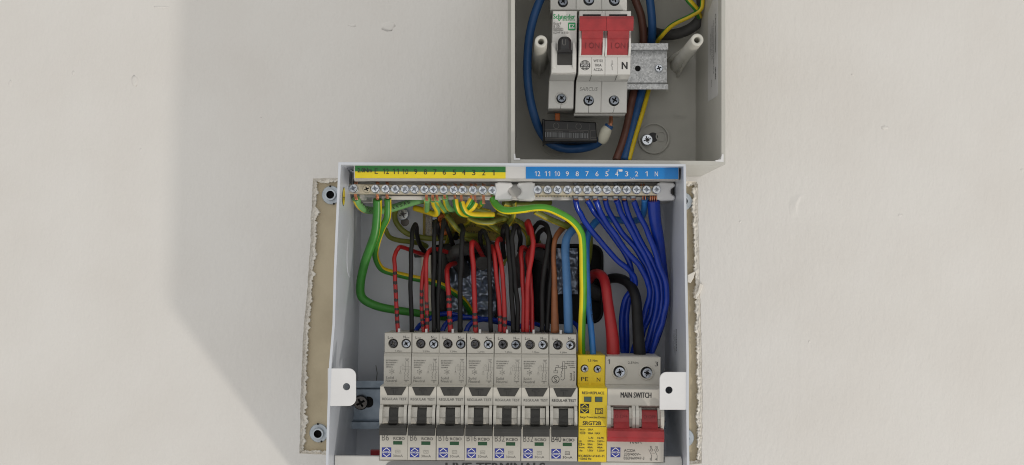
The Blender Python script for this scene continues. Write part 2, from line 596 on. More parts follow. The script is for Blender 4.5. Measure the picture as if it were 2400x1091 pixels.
edge = MB()
hc = [(q.x, q.y) for q in HOLE]
nrm = []
for (x, y), (x1, y1) in zip(hc, inset(hc, 6)):
    nrm.append(Vector((x1 - x, y1 - y)).normalized())
nn = len(nrm)
nrm = [sum((nrm[(i + k) % nn] for k in range(-5, 6)), Vector((0, 0))).normalized() for i in range(nn)]
rings = []
TT = [0, .08, .2, .32, .44, .52, .6, .68, .76, .84, .92, 1.0]
for j, t in enumerate(TT):
    ring = []
    for (x, y), d in zip(hc, nrm):
        scal = abs(noise.noise((x * .035, y * .035, 2))) * 12 + abs(noise.noise((x * .11, y * .11, 6))) * 9 + noise.noise((x * .35, y * .35, 8)) * 2.0
        wd = (10 if x < 1200 else 11) + scal * (1.0 if x < 1200 else .8)
        if y < 440 or y > 1050:
            wd *= .7
        body = -3.0 * min(1, t / .4) if t < .44 else -3.0 - 3.0 * max(0, (t - .86) / .14)
        lumpy = (abs(noise.noise((x * .10 + t * .8, y * .10, 11))) * 2.6 + abs(noise.noise((x * .28 + t * 2, y * .28, 14))) * 1.4 - .4) if .3 < t < .95 else 0
        if x > 1200 and 440 < y < 1080:                    # the right rim is broken off at a flatter angle
            body = -1.2 * min(1, t / .44) if t < .44 else -1.2 - 4.6 * max(0, (t - .80) / .20)
            lumpy *= .7
        ragged = noise.noise((x * .22, y * .22, 20 + t * 4)) * 2.4 * min(1, t * 3)
        z = min(-.4 if t > 0 else 0, body + lumpy)
        ring.append(P(x + d.x * (wd * t + ragged), y + d.y * (wd * t + ragged), z))
    rings.append(ring)
n = len(hc)
for j in range(len(TT) - 1):
    edge.add(rings[j] + rings[j + 1], [(i, (i + 1) % n, n + (i + 1) % n, n + i) for i in range(n)], 0 if TT[j] < .44 else 1, True)
tag(edge.build('plaster_edge', ['plaster', 'caulk'], wall), 'broken plaster rim of the cut-out')

def lump(mb, x, y, z, rx, ry, rz, seed, mi=0):
    c = P(x, y, z)
    k = (DIST - z) / FPX
    bm = bmesh.new()
    bmesh.ops.create_icosphere(bm, subdivisions=2, radius=1)
    vs = []
    for v in bm.verts:
        d = 1 + 0.38 * noise.noise(v.co * 1.4 + Vector((seed, 0, 0))) + 0.18 * noise.noise(v.co * 3.5 + Vector((seed, 4, 0)))
        vs.append((c.x + v.co.x * rx * k * d, c.y + v.co.y * rz * d, c.z + v.co.z * ry * k * d))
    mb.add(vs, [tuple(v.index for v in f.verts) for f in bm.faces], mi, True)
    bm.free()

flake = MB()
prism(flake, [(1640, 664), (1648, 668), (1645, 678), (1639, 690), (1632, 700), (1629, 694), (1636, 682)], 2.2, 0.4, 0.3)
prism(flake, [(1612, 645), (1630, 636), (1626, 652), (1619, 664), (1612, 662)], -.6, -2.2, 0.3)
flake.build('plaster_flake', ['caulk'], wall)
nib = MB()
for i, (x, y, rx, ry) in enumerate(((172, 172, 4, 6), (316, 190, 8, 13), (910, 62, 17, 12), (2073, 300, 9, 5), (1998, 176, 3, 3), (1897, 801, 3, 4), (2110, 505, 5, 4),
                                    (826, 60, 9, 4), (380, 17, 22, 2.5), (24, 195, 4, 8), (612, 274, 3, 3), (2395, 400, 4, 5), (1735, 520, 3, 3), (330, 352, 3, 5))):
    lump(nib, x, y, -0.1, rx, ry, 0.6 if i in (1, 3) else 0.38, 200 + i)
tag(nib.build('paint_nib', ['wall'], wall), 'small lumps and drips in the paint', kind='stuff')

dent = MB()                                              # the shallow crescent knock in the paint on the right
gx, gy = 44, 36
vs = []
for j in range(gy + 1):
    for i in range(gx + 1):
        x, y = 1846 + 86 * i / gx, 436 + 92 * j / gy
        v = (y - 482) / 27
        cx_ = 1867 + 9 * v * v - 5 * v                     # the sharp edge of the knock
        side = x - cx_
        fade = max(0, 1 - v * v)
        up = .75 * fade * math.exp(-(side / 13) ** 2) if side < 0 else .75 * fade * max(0, 1 - side / 2.4)
        rim = min(i, gx - i, j, gy - j) / 3
        vs.append(P(x, y, min(1, rim) * (.05 + up) - (.08 if rim < 1 else 0)))
q = gx + 1
dent.add(vs, [(j * q + i, j * q + i + 1, (j + 1) * q + i + 1, (j + 1) * q + i) for j in range(gy) for i in range(gx)], 0, True)
tag(dent.build('paint_dent', ['wall'], wall), 'crescent shaped knock in the paint')

board = MB()
prism(board, rect(640, 360, 1720, 1180), -5.2, -12)
board = tag(board.top('backing_board', ['board'], P(1200, 760, -8)), 'flat brown board at the back of the cut-out in the wall', 'board')

def lug(x, y, label):
    m = MB()
    lathe(m, x, y, -5.2, [(22, 0), (22, 1.6), (20.5, 2.2), (13.5, 2.2), (12.5, 6), (9.3, 6), (9.0, 0.3)], 28, 0, mis=[0, 0, 0, 0, 0, 1, 1], smooth=False)
    for a in (75, 262):
        t = math.radians(a)
        flat(m, circ(x + 21 * math.cos(t), y + 21 * math.sin(t), 2.6, 8), -2.9, 1)
    return tag(m.top('fixing_washer', ['lug', 'void'], P(x, y, -5.2)), label, 'washer', 'plated washers round the holes in the board')
lug(777, 458, 'round plated washer with a dark hole at the top left corner of the brown board')
lug(748, 1015, 'round plated washer with a dark hole at the bottom left corner of the brown board')
lug(1600, 473, 'sliver of a plated washer behind the top right edge of the white box')
lug(1604, 1026, 'sliver of a plated washer behind the bottom right edge of the white box')

# ------------------------------------------------------------------ white metal consumer unit box
ZF, ZB = 117.0, 8.0
unit = thing('consumer_unit', 'open white metal consumer unit box filled with coloured wires and switches', 'fuse box', P(1200, 740, ZB))

def sheet(mb, fr, bk, t, mi=0):
    """wall sheet: fr / bk = lists of mm points (front and back edges), t = thickness vector"""
    t = Vector(t)
    n = len(fr)
    a = fr + bk
    b = [v + t for v in a]
    vs = a + b
    fs = []
    for i in range(n - 1):
        fs += [(i, i + 1, n + i + 1, n + i), (2 * n + i, 2 * n + i + 1, 3 * n + i + 1, 3 * n + i),
               (i, i + 1, 2 * n + i + 1, 2 * n + i), (n + i, n + i + 1, 3 * n + i + 1, 3 * n + i)]
    fs += [(0, n, 3 * n, 2 * n), (n - 1, 2 * n - 1, 4 * n - 1, 3 * n - 1)]
    mb.add(vs, fs, mi)

LX = [(385, 799), (543, 792), (640, 788), (760, 785), (855, 777), (960, 773), (1091, 769.5), (1400, 762)]
RX = [(390, 1602), (640, 1605), (850, 1609), (962, 1608.5), (1091, 1610), (1400, 1614)]
left = MB()
sheet(left, [P(x, y, ZF) for y, x in LX], [P({385: 846, 543: 846, 640: 844, 760: 842, 855: 840, 960: 838, 1091: 836, 1400: 830}[y], 615 + (y - 615) * 742 / 851, ZB) for y, x in LX], (-1.6, 0, 0))
o = left.build('side_panel', ['white'], unit)
tag(o, 'left side of the white box with a round knockout')
k = MB()                                                 # knockout pressed in the left panel and the earth sticker
def on_left(y, z):
    for (y0, x0), (y1, x1) in zip(LX, LX[1:]):
        if y0 <= y <= y1:
            t = (y - y0) / (y1 - y0)
            f = P(x0 + (x1 - x0) * t, y, ZF)
            f0 = Vector((f.x, 0, f.z))
            bx = P(844 - 0.008 * (y - 500), 0, ZB).x
            s = (ZF - z) / (ZF - ZB)
            return f.x + (bx - f.x) * s
    return 0
def side_disc(mb, yc, zc, r, n=40, r2=None, dx=0.25, mi=0, mi2=None, squash=1.0):
    kz = (DIST - zc) / FPX
    vc = P(0, yc, zc).z
    def ring(rr, dd):
        out = []
        for i in range(n):
            a = 2 * math.pi * i / n
            z = zc + rr * squash * math.cos(a)
            Z = vc + rr * math.sin(a)
            y = 615 - Z * FPX / 742
            out.append((on_left(max(386, min(1390, y)), z) + dd, -z, Z))
        return out
    if r2:
        vs = ring(r, 0.1) + ring((r + r2) / 2, dx) + ring(r2, 0.1)
        mb.add(vs, [(j * n + i, j * n + (i + 1) % n, (j + 1) * n + (i + 1) % n, (j + 1) * n + i) for j in range(2) for i in range(n)], mi, True)
    else:
        mb.add(ring(r, dx), [tuple(range(n))], mi)
side_disc(k, 592, 58, 17.5, r2=16.2, dx=0.7)
k.build('knockout', ['white'], o)
k = MB()
side_disc(k, 461, 99.5, 6.2, dx=0.35, mi=1)
side_disc(k, 461, 99.5, 5.7, dx=0.45, mi=0)
for yy, zz, hw, hh in ((461, 99.5, 0.35, 3.6), (463.5, 99.5, 2.6, 0.4), (467, 99.5, 1.8, 0.4), (470, 99.5, 0.9, 0.4)):
    Z = P(0, yy, zz).z
    y = 615 - Z * FPX / 742
    X = on_left(y, zz) + 0.6
    k.add([(X, -(zz - hw), Z - hh), (X, -(zz + hw), Z - hh), (X, -(zz + hw), Z + hh), (X, -(zz - hw), Z + hh)], [(0, 1, 2, 3)], 1)
tag(k.build('earth_sticker', ['lyellow', 'ink'], o), 'yellow oval earth symbol sticker')
right = MB()
sheet(right, [P(x, y, ZF) for y, x in RX], [P({390: 1557, 640: 1557, 850: 1558, 962: 1559, 1091: 1560, 1400: 1562}[y], 615 + (y - 615) * 742 / 851, ZB) for y, x in RX], (1.6, 0, 0))
ro = right.build('side_panel', ['white'], unit)
k = MB()                                                 # faint maker's print on the right panel
XR = lambda z: P(1608, 0, ZF).x + (P(1558, 0, ZB).x - P(1608, 0, ZF).x) * (ZF - z) / (ZF - ZB) - 0.2
def right_text(s, z, y, cap, wd, bold=0.01):
    text3(k, s, (XR(z), -z, P(0, y, z).z), (0, 0, -1), (0, -1, 0), cap, wd, bold)
right_text('LEWDEN', 72, 765, 3.2, 17, 0.02)
right_text('CONSUMER UNIT', 66, 758, 1.7, 22)
right_text('BS EN 61439-3  230V', 62, 760, 1.4, 20)
right_text('100A  50Hz  IP2XC', 58.5, 764, 1.3, 16)
zz = 72
for a, b in ((0, 0), (3.2, 0), (-3.2, 0)):
    c = P(0, 713, zz).z + a
    k.add([(XR(zz), -(zz + 2.6 * math.cos(t)), c + 1.8 * math.sin(t)) for t in [i * math.pi / 6 for i in range(12)]], [tuple(range(12))])
k.build('lettering', ['ink'], ro)
k = MB()
c = P(1572, 590, 45)
vs = []
for rr, dd in ((16.5, -0.1), (15.9, -0.6), (15.2, -0.1)):
    for i in range(36):
        a = 2 * math.pi * i / 36
        z = 50 + rr * math.cos(a)
        vs.append((XR(z) + 0.1 + dd, -z, c.z + rr * math.sin(a)))
k.add(vs, [(j * 36 + i, j * 36 + (i + 1) % 36, (j + 1) * 36 + (i + 1) % 36, (j + 1) * 36 + i) for j in range(2) for i in range(36)], 0, True)
k.build('knockout', ['white'], ro)
top = MB()
a0, a1 = P(797, 386, ZF), P(1604, 390.5, ZF)
b0, b1 = Vector((a0.x, -ZB, a0.z)), Vector((a1.x, -ZB, a1.z))
sheet(top, [a0, a1], [b0, b1], (0, 0, 1.5))
lip = [P(793, 381, ZF + .2), P(1607, 385.6, ZF + .2), P(1607, 390.5, ZF + .2), P(793, 386.5, ZF + .2)]
top.add(lip + [v + Vector((0, 1.4, 0)) for v in lip], [(0, 1, 2, 3), (7, 6, 5, 4), (0, 4, 5, 1), (1, 5, 6, 2), (2, 6, 7, 3), (3, 7, 4, 0)])
top.build('top_panel', ['white'], unit)
bot = MB()
sheet(bot, [P(764, 1386, ZF), P(1613, 1386, ZF)], [P(764, 1386, ZF) + Vector((0, ZF - ZB, 0)), P(1613, 1386, ZF) + Vector((0, ZF - ZB, 0))], (0, 0, -1.5))
bot.build('bottom_panel', ['white'], unit)

back = MB()
H1, H2 = rrect(1008, 578, 1166, 748, 16), rrect(1238, 576, 1411, 756, 24)
prism(back, rect(824, 396, 1580, 1286), ZB, ZB - 1.5, 0, 0, [H1, H2])
back = back.build('back_panel', ['white'], unit)
for h in (H1, H2):
    g = MB()
    pts = [(x, y, ZB + 0.6) for x, y in h]
    tube(g, pts + [pts[0]], 3.6, 8, 1)
    tag(g.build('edge_grommet', ['rubber'], back), 'black rubber edging round the opening')
cav = MB()                                               # the conduit boxes seen through the openings, their shade painted in as near-black
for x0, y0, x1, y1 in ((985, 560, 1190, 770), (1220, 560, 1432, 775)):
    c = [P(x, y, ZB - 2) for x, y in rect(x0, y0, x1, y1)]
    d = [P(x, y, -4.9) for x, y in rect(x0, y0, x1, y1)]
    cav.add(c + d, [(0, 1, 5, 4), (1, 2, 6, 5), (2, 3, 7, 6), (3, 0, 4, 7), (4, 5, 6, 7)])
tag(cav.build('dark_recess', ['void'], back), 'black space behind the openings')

def crumple(label, x0, y0, x1, y1, z, amp, seed):
    m = MB()
    nx, ny = 44, 48
    vs = []
    for j in range(ny + 1):
        for i in range(nx + 1):
            x, y = x0 + (x1 - x0) * i / nx, y0 + (y1 - y0) * j / ny
            vx = noise.voronoi((x * .05 + .5 * noise.noise((x * .06, y * .06, 3)), y * .05 + .5 * noise.noise((x * .06, y * .06, 8)), seed))[0]
            d = amp * .75 * (vx[1] - vx[0]) + amp * .8 * noise.noise((x * .05, y * .05, seed))
            vs.append(P(x, y, z + d))
    q = nx + 1
    m.add(vs, [(j * q + i, j * q + i + 1, (j + 1) * q + i + 1, (j + 1) * q + i) for j in range(ny) for i in range(nx)], 0, True)
    return tag(m.top('metal_foil', ['foil'], P((x0 + x1) / 2, (y0 + y1) / 2, z)), label, 'metal foil')
crumple('crumpled shiny metal behind the left opening, between red and black wires', 1052, 612, 1163, 746, -1, 5, 2)
crumple('crumpled shiny metal in the right opening beside the pale blue wire', 1298, 582, 1354, 690, -2, 4.5, 8)

# fixing tabs at the front edges
t = MB()
prism(t, rrect(768, 864, 834, 952, 17, 6, (0, 1, 1, 0)), ZF - 0.4, ZF - 1.8, 0.25, 0, [circ(812, 907, 8.6)])
tag(t.build('fixing_tab', ['tabw'], unit), 'left white tab with a screw hole')
t = MB()
prism(t, rrect(1546, 872.5, 1613, 961, 17, 6, (1, 0, 0, 0)), ZF - 0.4, ZF - 1.8, 0.25, 0, [circ(1568, 915, 8.6)])
tag(t.build('fixing_tab', ['tabw'], unit), 'right white tab with a screw hole')
# round-headed fixing screw and its keyhole on the back panel
t = MB()
screw(t, 945, 503, ZB + 1.6, 14, 2.2, 'star', 0.35, 0, 1)
flat(t, circ(949, 521, 10, 16), ZB + 0.3, 1)
t.build('fixing_screw', ['zinc', 'steel'], back)
t = MB()
line(t, [(881, 857), (884, 875), (881, 905)], 1.6, ZB + 0.3)
t.build('seam', ['gink'], back)

# terminal shield across the bottom
sh = thing('terminal_shield', 'pale grey metal shield with a grey LIVE TERMINALS label below the breakers', 'shield', P(1185, 1090, 98))
m = MB()
prism(m, [(784, 1068.5), (889, 1069.5), (889, 1079.5), (1558, 1084.5), (1558, 1071), (1596, 1071), (1599, 1078), (1600, 1240), (782, 1240)], 98, 95.5, 0.4)
m.build('panel', ['grey'], sh)
m = MB()
prism(m, rrect(901, 1080.5, 1408, 1142, 22, 6, (1, 0, 1, 1)), 98.3, 98.02)
lab = m.build('warning_label', ['lgrey'], sh)
m = MB()
text(m, 'LIVE', 1075, 1096.5, 22, 98.5, 'C', 62, bold=0.035)
text(m, 'TERMINALS', 1197, 1096.5, 22, 98.5, 'C', 162, bold=0.035)
m.build('lettering', ['ink'], lab)

# ------------------------------------------------------------------ beige upper enclosure
UF, UB = 104.0, 3.0
enc = thing('upper_enclosure', 'open grey-beige plastic enclosure holding a breaker and a red isolator', 'enclosure', P(1450, 190, UB))
TOPY = -175
m = MB()
prism(m, rect(1190, TOPY, 1644, 405), UB, 1.0)
eb = m.build('back_panel', ['beige'], enc)
def slab(corners_f, corners_b, name, label=None):
    q = MB()
    q.add(corners_f + corners_b, [(0, 1, 2, 3), (7, 6, 5, 4), (0, 4, 5, 1), (1, 5, 6, 2), (2, 6, 7, 3), (3, 7, 4, 0)])
    return tag(q.build(name, ['beige'], enc), label)
def frontback(pf, pb):
    return [P(x, y, UF) for x, y in pf], [P(x, y, 0.2) for x, y in pb]
def bk(x, y):                                            # straight back from the front px
    return (CX + (x - CX) * (DIST - UF) / (DIST - .2), CY + (y - CY) * (DIST - UF) / (DIST - .2))
f = rect(1198, TOPY, 1206.5, 384)
slab(*frontback(f, [bk(x, y) for x, y in f]), 'side_wall')
f = [(1691, TOPY), (1700, TOPY), (1700, 386), (1691, 386)]
rw = slab(*frontback(f, [(bk(1691, 0)[0] - 6, bk(0, TOPY)[1]), bk(1700, TOPY), bk(1700, 386), (bk(1691, 0)[0] - 6, bk(0, 386)[1])]), 'side_wall', 'right wall with a pale printed sticker inside')
f = [(1206.5, 374), (1691, 378), (1691, 387), (1206.5, 383)]
slab(*frontback(f, [bk(x, y) for x, y in f]), 'bottom_wall')
f = [(1206.5, TOPY), (1691, TOPY), (1691, TOPY + 9), (1206.5, TOPY + 9)]
slab(*frontback(f, [bk(x, y) for x, y in f]), 'top_wall')
m = MB()                                                 # little white rib ends in the lower corners
prism(m, [(1204, 361), (1207.5, 361), (1208.5, 371), (1219, 371.5), (1219, 375), (1204, 375)], UF + .5, UF - 12)
prism(m, [(1692, 362), (1696, 362), (1696, 380), (1677, 379), (1677, 376), (1690, 374)], UF + .5, UF - 12)
m.build('corner_rib', ['tabw'], enc)
for x, y, lb in ((1268, 98, 'left screw post'), (1634, 94, 'right screw post')):
    m = MB()
    lathe(m, x, y, UF - 2, [(19, -(UF - 2 - UB)), (15.8, -30), (14.8, 0), (13.8, .7), (8.0, .7), (6.6, -1), (6.0, -18)], 28, 0, mis=[0] * 6 + [1])
    k = (DIST - UF) / FPX
    c = P(x, y, UF - 2)
    for a in (30, 150, 270):                             # buttress ribs
        t = math.radians(a)
        d, e = Vector((math.cos(t), 0, math.sin(t))), Vector((-math.sin(t), 0, math.cos(t)))
        q = [c + d * 3.6 + Vector((0, 34, 0)), c + d * 3.4 + Vector((0, UF - 2 - UB, 0)), c + d * 9 + Vector((0, UF - 2 - UB, 0))]
        vs = [v + e * .8 for v in q] + [v - e * .8 for v in q]
        m.add(vs, [(0, 1, 2), (5, 4, 3), (0, 2, 5, 3), (0, 3, 4, 1), (1, 4, 5, 2)])
    tag(m.build('screw_post', ['post', 'void'], enc), lb)
def ringpx(mb, x, y, z, r0, r1, h, mi=0, n=36):
    lathe(mb, x, y, z, [(r1, 0), (r1, h), (r0, h), (r0, 0)], n, mi, cap=False, smooth=False)
m = MB()
ringpx(m, 1532, 325, UB, 32.5, 36.5, 2.2)
flat(m, rrect(1519, 311, 1542, 334, 11), UB + .25, 1)  # flat black patch paints the shadow in the keyhole slot
ringpx(m, 1549, 320, UB, 9.5, 12.5, .8)
screw(m, 1516, 329, UB + 1, 13.5, 3, 'star', .3, 2, 1)
tag(m.build('mounting_boss', ['beige', 'black', 'zinc'], eb), 'round boss with a screw in its slot')
m = MB()
ringpx(m, 1302, 330, UB, 32.5, 36.5, 2.2)
tag(m.build('mounting_boss', ['beige'], eb), 'round boss behind the black block')
m = MB()
text(m, 'made in Italy', 1560, 273, 11, UB + .5, 'C', 100, bold=.01)
line(m, circ(1602, 308, 9, 14), 1.2, UB + .4, True)
text(m, 'IE', 1600, 345, 14, UB + .4, 'C', 22)
tag(m.build('embossed_lettering', ['beige'], eb), 'raised lettering in the same plastic')
# sticker on the right wall
XW = lambda z: (P(1691, 0, UF).x + (P(bk(1691, 0)[0] - 6, 0, .2).x - P(1691, 0, UF).x) * (UF - z) / (UF - .2)) - 0.15
m = MB()
zs = [(55, 174), (88, 182), (92, 178), (92, 113), (90, 111), (55, 112)]
m.add([(XW(z), -z, Z) for z, Z in zs] + [(XW(z) + .12, -z, Z) for z, Z in zs], [tuple(range(6))] + [(i, (i + 1) % 6, 6 + (i + 1) % 6, 6 + i) for i in range(6)])
stk = tag(m.build('sticker', ['paper'], rw), 'pale sticker printed in black')
m = MB()
def wall_text(s, z, Z, cap, wd, bold=0.0):
    text3(m, s, (XW(z) - .12, -z, Z), (0, 0, -1), (0, -1, 0), cap, wd, bold)
wall_text('CAT No TS02342', 84, 167, 3.8, 26, .02)
wall_text('IP40', 84, 131, 3.8, 8, .02)
wall_text('63A C/U Incorporating 50A MCB', 77.5, 164, 3.2, 36)
wall_text('ASSEMBLED IN UK', 71.5, 162, 3.2, 24, .01)
wall_text('BS EN 61439-3', 66, 157, 2.2, 14)
wall_text('RW/2', 69, 125, 2.2, 5)
m.build('lettering', ['ink'], stk)
# thin skim of paint between box and wall on the left
m = MB()
prism(m, [(1189, TOPY), (1197, TOPY), (1201, 380), (1196, 380)], 1.2, 0.1, .4)
tag(m.build('paint_seam', ['wall'], wall))

# ------------------------------------------------------------------ DIN rails
def rail(name, label, x0, x1, yt0, yt1, yb0, yb1, zw, zl, m1, at):
    r = thing(name, label, 'rail', at)
    q = MB()
    zz = zw
    # top-hat section: web at zw, lips at zl
    xprism(q, x0, x1, zl, [(yt0, zl), (yt1 - 2, zl), (yt1, zl - 1), (yt1, zz + 1), (yt1 + 2, zz), (yb0 - 2, zz), (yb0, zz + 1), (yb0, zl - 1), (yb0 + 2, zl), (yb1, zl),
                              (yb1, zl - 1.2), (yb0 + 1, zl - 1.2), (yb0 - 3, zz - 1.2), (yt1 + 3, zz - 1.2), (yt1 - 1, zl - 1.2), (yt0, zl - 1.2)], 0)
    q.build('channel', [m1], r)
    return r
r1 = rail('upper_rail', 'short galvanised mounting rail with a screw right of the red isolator', 1300, 1566, 102, 119, 196, 210, 16, 23, 'galv', P(1520, 160, 16))
m = MB()
screw(m, 1544, 161, 16, 9.6, 1.8, 'plus', .35, 0, 1)
m.build('screw', ['zinc', 'void'], r1)
m = MB()
flat(m, circ(1495, 161, 6.8, 18), 16.25)
m.build('screw_hole', ['void'], r1)
r2 = rail('lower_rail', 'blue-grey steel mounting rail behind the row of breakers', 822, 1561, 893, 911, 988, 1006, 24, 32, 'bluezinc', P(900, 950, 24))
m = MB()
flat(m, rrect(850, 930, 875, 956, 11), 24.3, 1)
screw(m, 847, 943, 24.5, 17.5, 4.5, 'plus', .5, 0, 1)
tag(m.build('screw', ['steel', 'void'], r2), 'dark cross-head screw in a slot')
m = MB()
screw(m, 1543, 950, 24.5, 17, 4.5, 'plus', .2, 0, 1)
m.build('screw', ['steel', 'void'], r2)
m = MB()
prism(m, rect(868, 1056, 1470, 1070), 70, 66, .5)
tag(m.top('red_busbar', ['red'], P(1180, 1062, 68)), 'red insulated bar peeping out low behind the first breaker', 'busbar')

# ------------------------------------------------------------------ switchgear
def terminal_holes(mb_screws, lst, z, r, depth, kind='star', sr=0.92, rots=None):
    for i, (x, y) in enumerate(lst):
        screw(mb_screws, x, y, z - depth, r * sr, 1.6, kind, (rots[i] if rots else 0.3 * i), 0, 1, 1.4)

ZT, ZP, ZM = 80.0, 83.0, 102.0
def logo(mb, x0, y0, x1, y1, z, ib, iw, name='LEWDEN'):
    flat(mb, rect(x0, y0, x1, y1), z, ib)
    cx, cy, wd, h = (x0 + x1) / 2, (y0 + y1) / 2, x1 - x0, y1 - y0
    lw = wd * .075
    line(mb, [(cx - wd * .36, cy - h * .17), (cx, cy - h * .45), (cx + wd * .36, cy - h * .17)], lw, z + .12, mi=iw)
    line(mb, [(cx - wd * .36, cy + h * .17), (cx, cy + h * .45), (cx + wd * .36, cy + h * .17)], lw, z + .12, mi=iw)
    text(mb, name, cx, cy, h * .19, z + .12, 'C', wd * .93, bold=.03, mi=iw)

def rcbo_print(d, dark, alt):
    """printing on the first breaker"""
    m = MB()
    g, fnt = (0, 0) if dark else (1, 2)
    text(m, 'L', 908.3, 791, 6.4, ZT + .12, 'L', 4, mi=0)
    text(m, 'out', 913, 791.6, 3.6, ZT + .12, 'L', 7.5, mi=0)
    text(m, 'N', 944.8, 790.2, 6.4, ZT + .12, 'L', 5, mi=0)
    text(m, 'out', 951.2, 791.4, 3.6, ZT + .12, 'L', 7.5, mi=0)
    text(m, '1.2Nm', 933.5, 823, 4.0, ZT + .12, 'C', 16, mi=1 if not dark else 0)
    z = ZP + .12
    if not alt:
        for i, s in enumerate(('IEC/EN61009-1', 'BS EN61009-1', '230/240V~', '50/60Hz')):
            text(m, s, 904.4, 845 + i * 5.2, 2.9, z, 'L', (28, 26, 21, 16)[i], bold=.02, mi=1)
        line(m, circ(918, 871, 4.9, 6, math.pi / 6), .6, z, True, mi=2)
        for q in range(6):
            a = math.pi / 3 * q + math.pi / 6
            line(m, [(918 + 4.9 * math.cos(a), 871 + 4.9 * math.sin(a)), (918 + 6.8 * math.cos(a), 871 + 6.8 * math.sin(a))], .8, z, mi=1)
        text(m, '-25', 918, 871, 3.6, z, 'C', 6.5, bold=.02, mi=1)
        text(m, 'Solid', 904, 885.5, 6, z, 'L', 18, mi=1)
        text(m, 'Neutral', 904, 892.6, 6, z, 'L', 26, mi=1)
        text(m, 'Load', 953.5, 841.5, 2.6, z, 'C', 8, bold=.02, mi=1)
        text(m, 'out', 953.5, 844.8, 2.2, z, 'C', 5, bold=.02, mi=1)
        text(m, 'L', 950, 848.4, 3, z, mi=1)
        text(m, 'N', 956.5, 848.4, 3, z, mi=1)
        x = 0
        line(m, [(950.5, 851), (950.5, 869), (949, 872), (947, 876), (950, 879), (946.5, 882), (949, 885), (947, 888)], .55, z, mi=1)
        line(m, [(956, 851), (956, 868), (958, 872), (954.5, 876), (957.5, 879), (954, 882), (957, 885), (955.5, 888)], .55, z, mi=1)
        line(m, [(946.5, 859), (961, 859), (961, 865.5), (946.5, 865.5)], .5, z, True, mi=2)
        line(m, circ(944, 855.5, 2.4, 10), .5, z, True, mi=2)
        line(m, [(941, 859), (938, 859), (938, 873), (935, 873), (941, 873)], .5, z, mi=2)
        line(m, [(942, 861), (942, 867), (950, 867)], .5, z, mi=2)
        flat(m, circ(938, 870, 1.1, 8), z, 1)
        line(m, [(935, 876), (941, 876)], .5, z, mi=2)
        text(m, 'Supply', 952, 891.2, 2.4, z, 'C', 12, bold=.02, mi=1)
        text(m, 'in', 952, 894.8, 2.2, z, 'C', 3, bold=.02, mi=1)
    else:
        for i, s in enumerate(('IEC61009-1', 'BSEN61009-1', '230/240V~', '50/60Hz')):
            text(m, s, 960, 844 + i * 4.6, 2.5, z, 'R', (20, 23, 18, 13)[i], bold=.01, mi=0)
        line(m, circ(914, 886, 8.6, 22), 1.2, z, True)
        line(m, [(917.5, 882), (912.5, 880.6), (911, 883.4), (917, 888.4), (915.5, 891.3), (910.5, 890)], 1.3, z)
        line(m, [(930, 846), (930, 866), (927, 869), (929.5, 872), (926, 875), (929, 879), (925, 881)], .8, z)
        line(m, [(935.5, 846), (935.5, 866), (935.5, 884), (930, 888), (926, 885)], .8, z)
        line(m, rrect(926, 855, 940, 861, 2.6, 3), .8, z, True)
        line(m, [(924, 858), (914, 858), (914, 866)], .8, z)
        line(m, rect(910, 866, 919, 871), .8, z, True)
        line(m, [(915, 854), (921, 854), (921, 857)], .8, z)
        text(m, 'LOAD', 933, 844, 2.2, z, 'C', 8)
        text(m, 'Solid', 950, 880, 5, z, 'C', 17, rot=-90, mi=0)
        text(m, 'Neutral', 957, 878.5, 5, z, 'C', 22, rot=-90, mi=0)
    z = ZM + .12
    text(m, 'REGULAR TEST', 924.5, 935.5, 5.8, z, 'C', 57, bold=.012 if not dark else .02, mi=g)
    text(m, 'RCBO', 936, 1028.2, 6.2, z, 'C', 27, bold=.03, mi=g)
    line(m, rect(928, 1055.6, 938.5, 1062.4), .8, z, True, mi=fnt)
    line(m, [(930, 1060), (932, 1057.8), (934.5, 1060), (936.5, 1058)], .7, z, mi=fnt)
    text(m, '30mA', 933.5, 1068.8, 5.6, z, 'C', 23, bold=.0, mi=g)
    return m.build('lettering', ['ink', 'gink', 'link'], d)

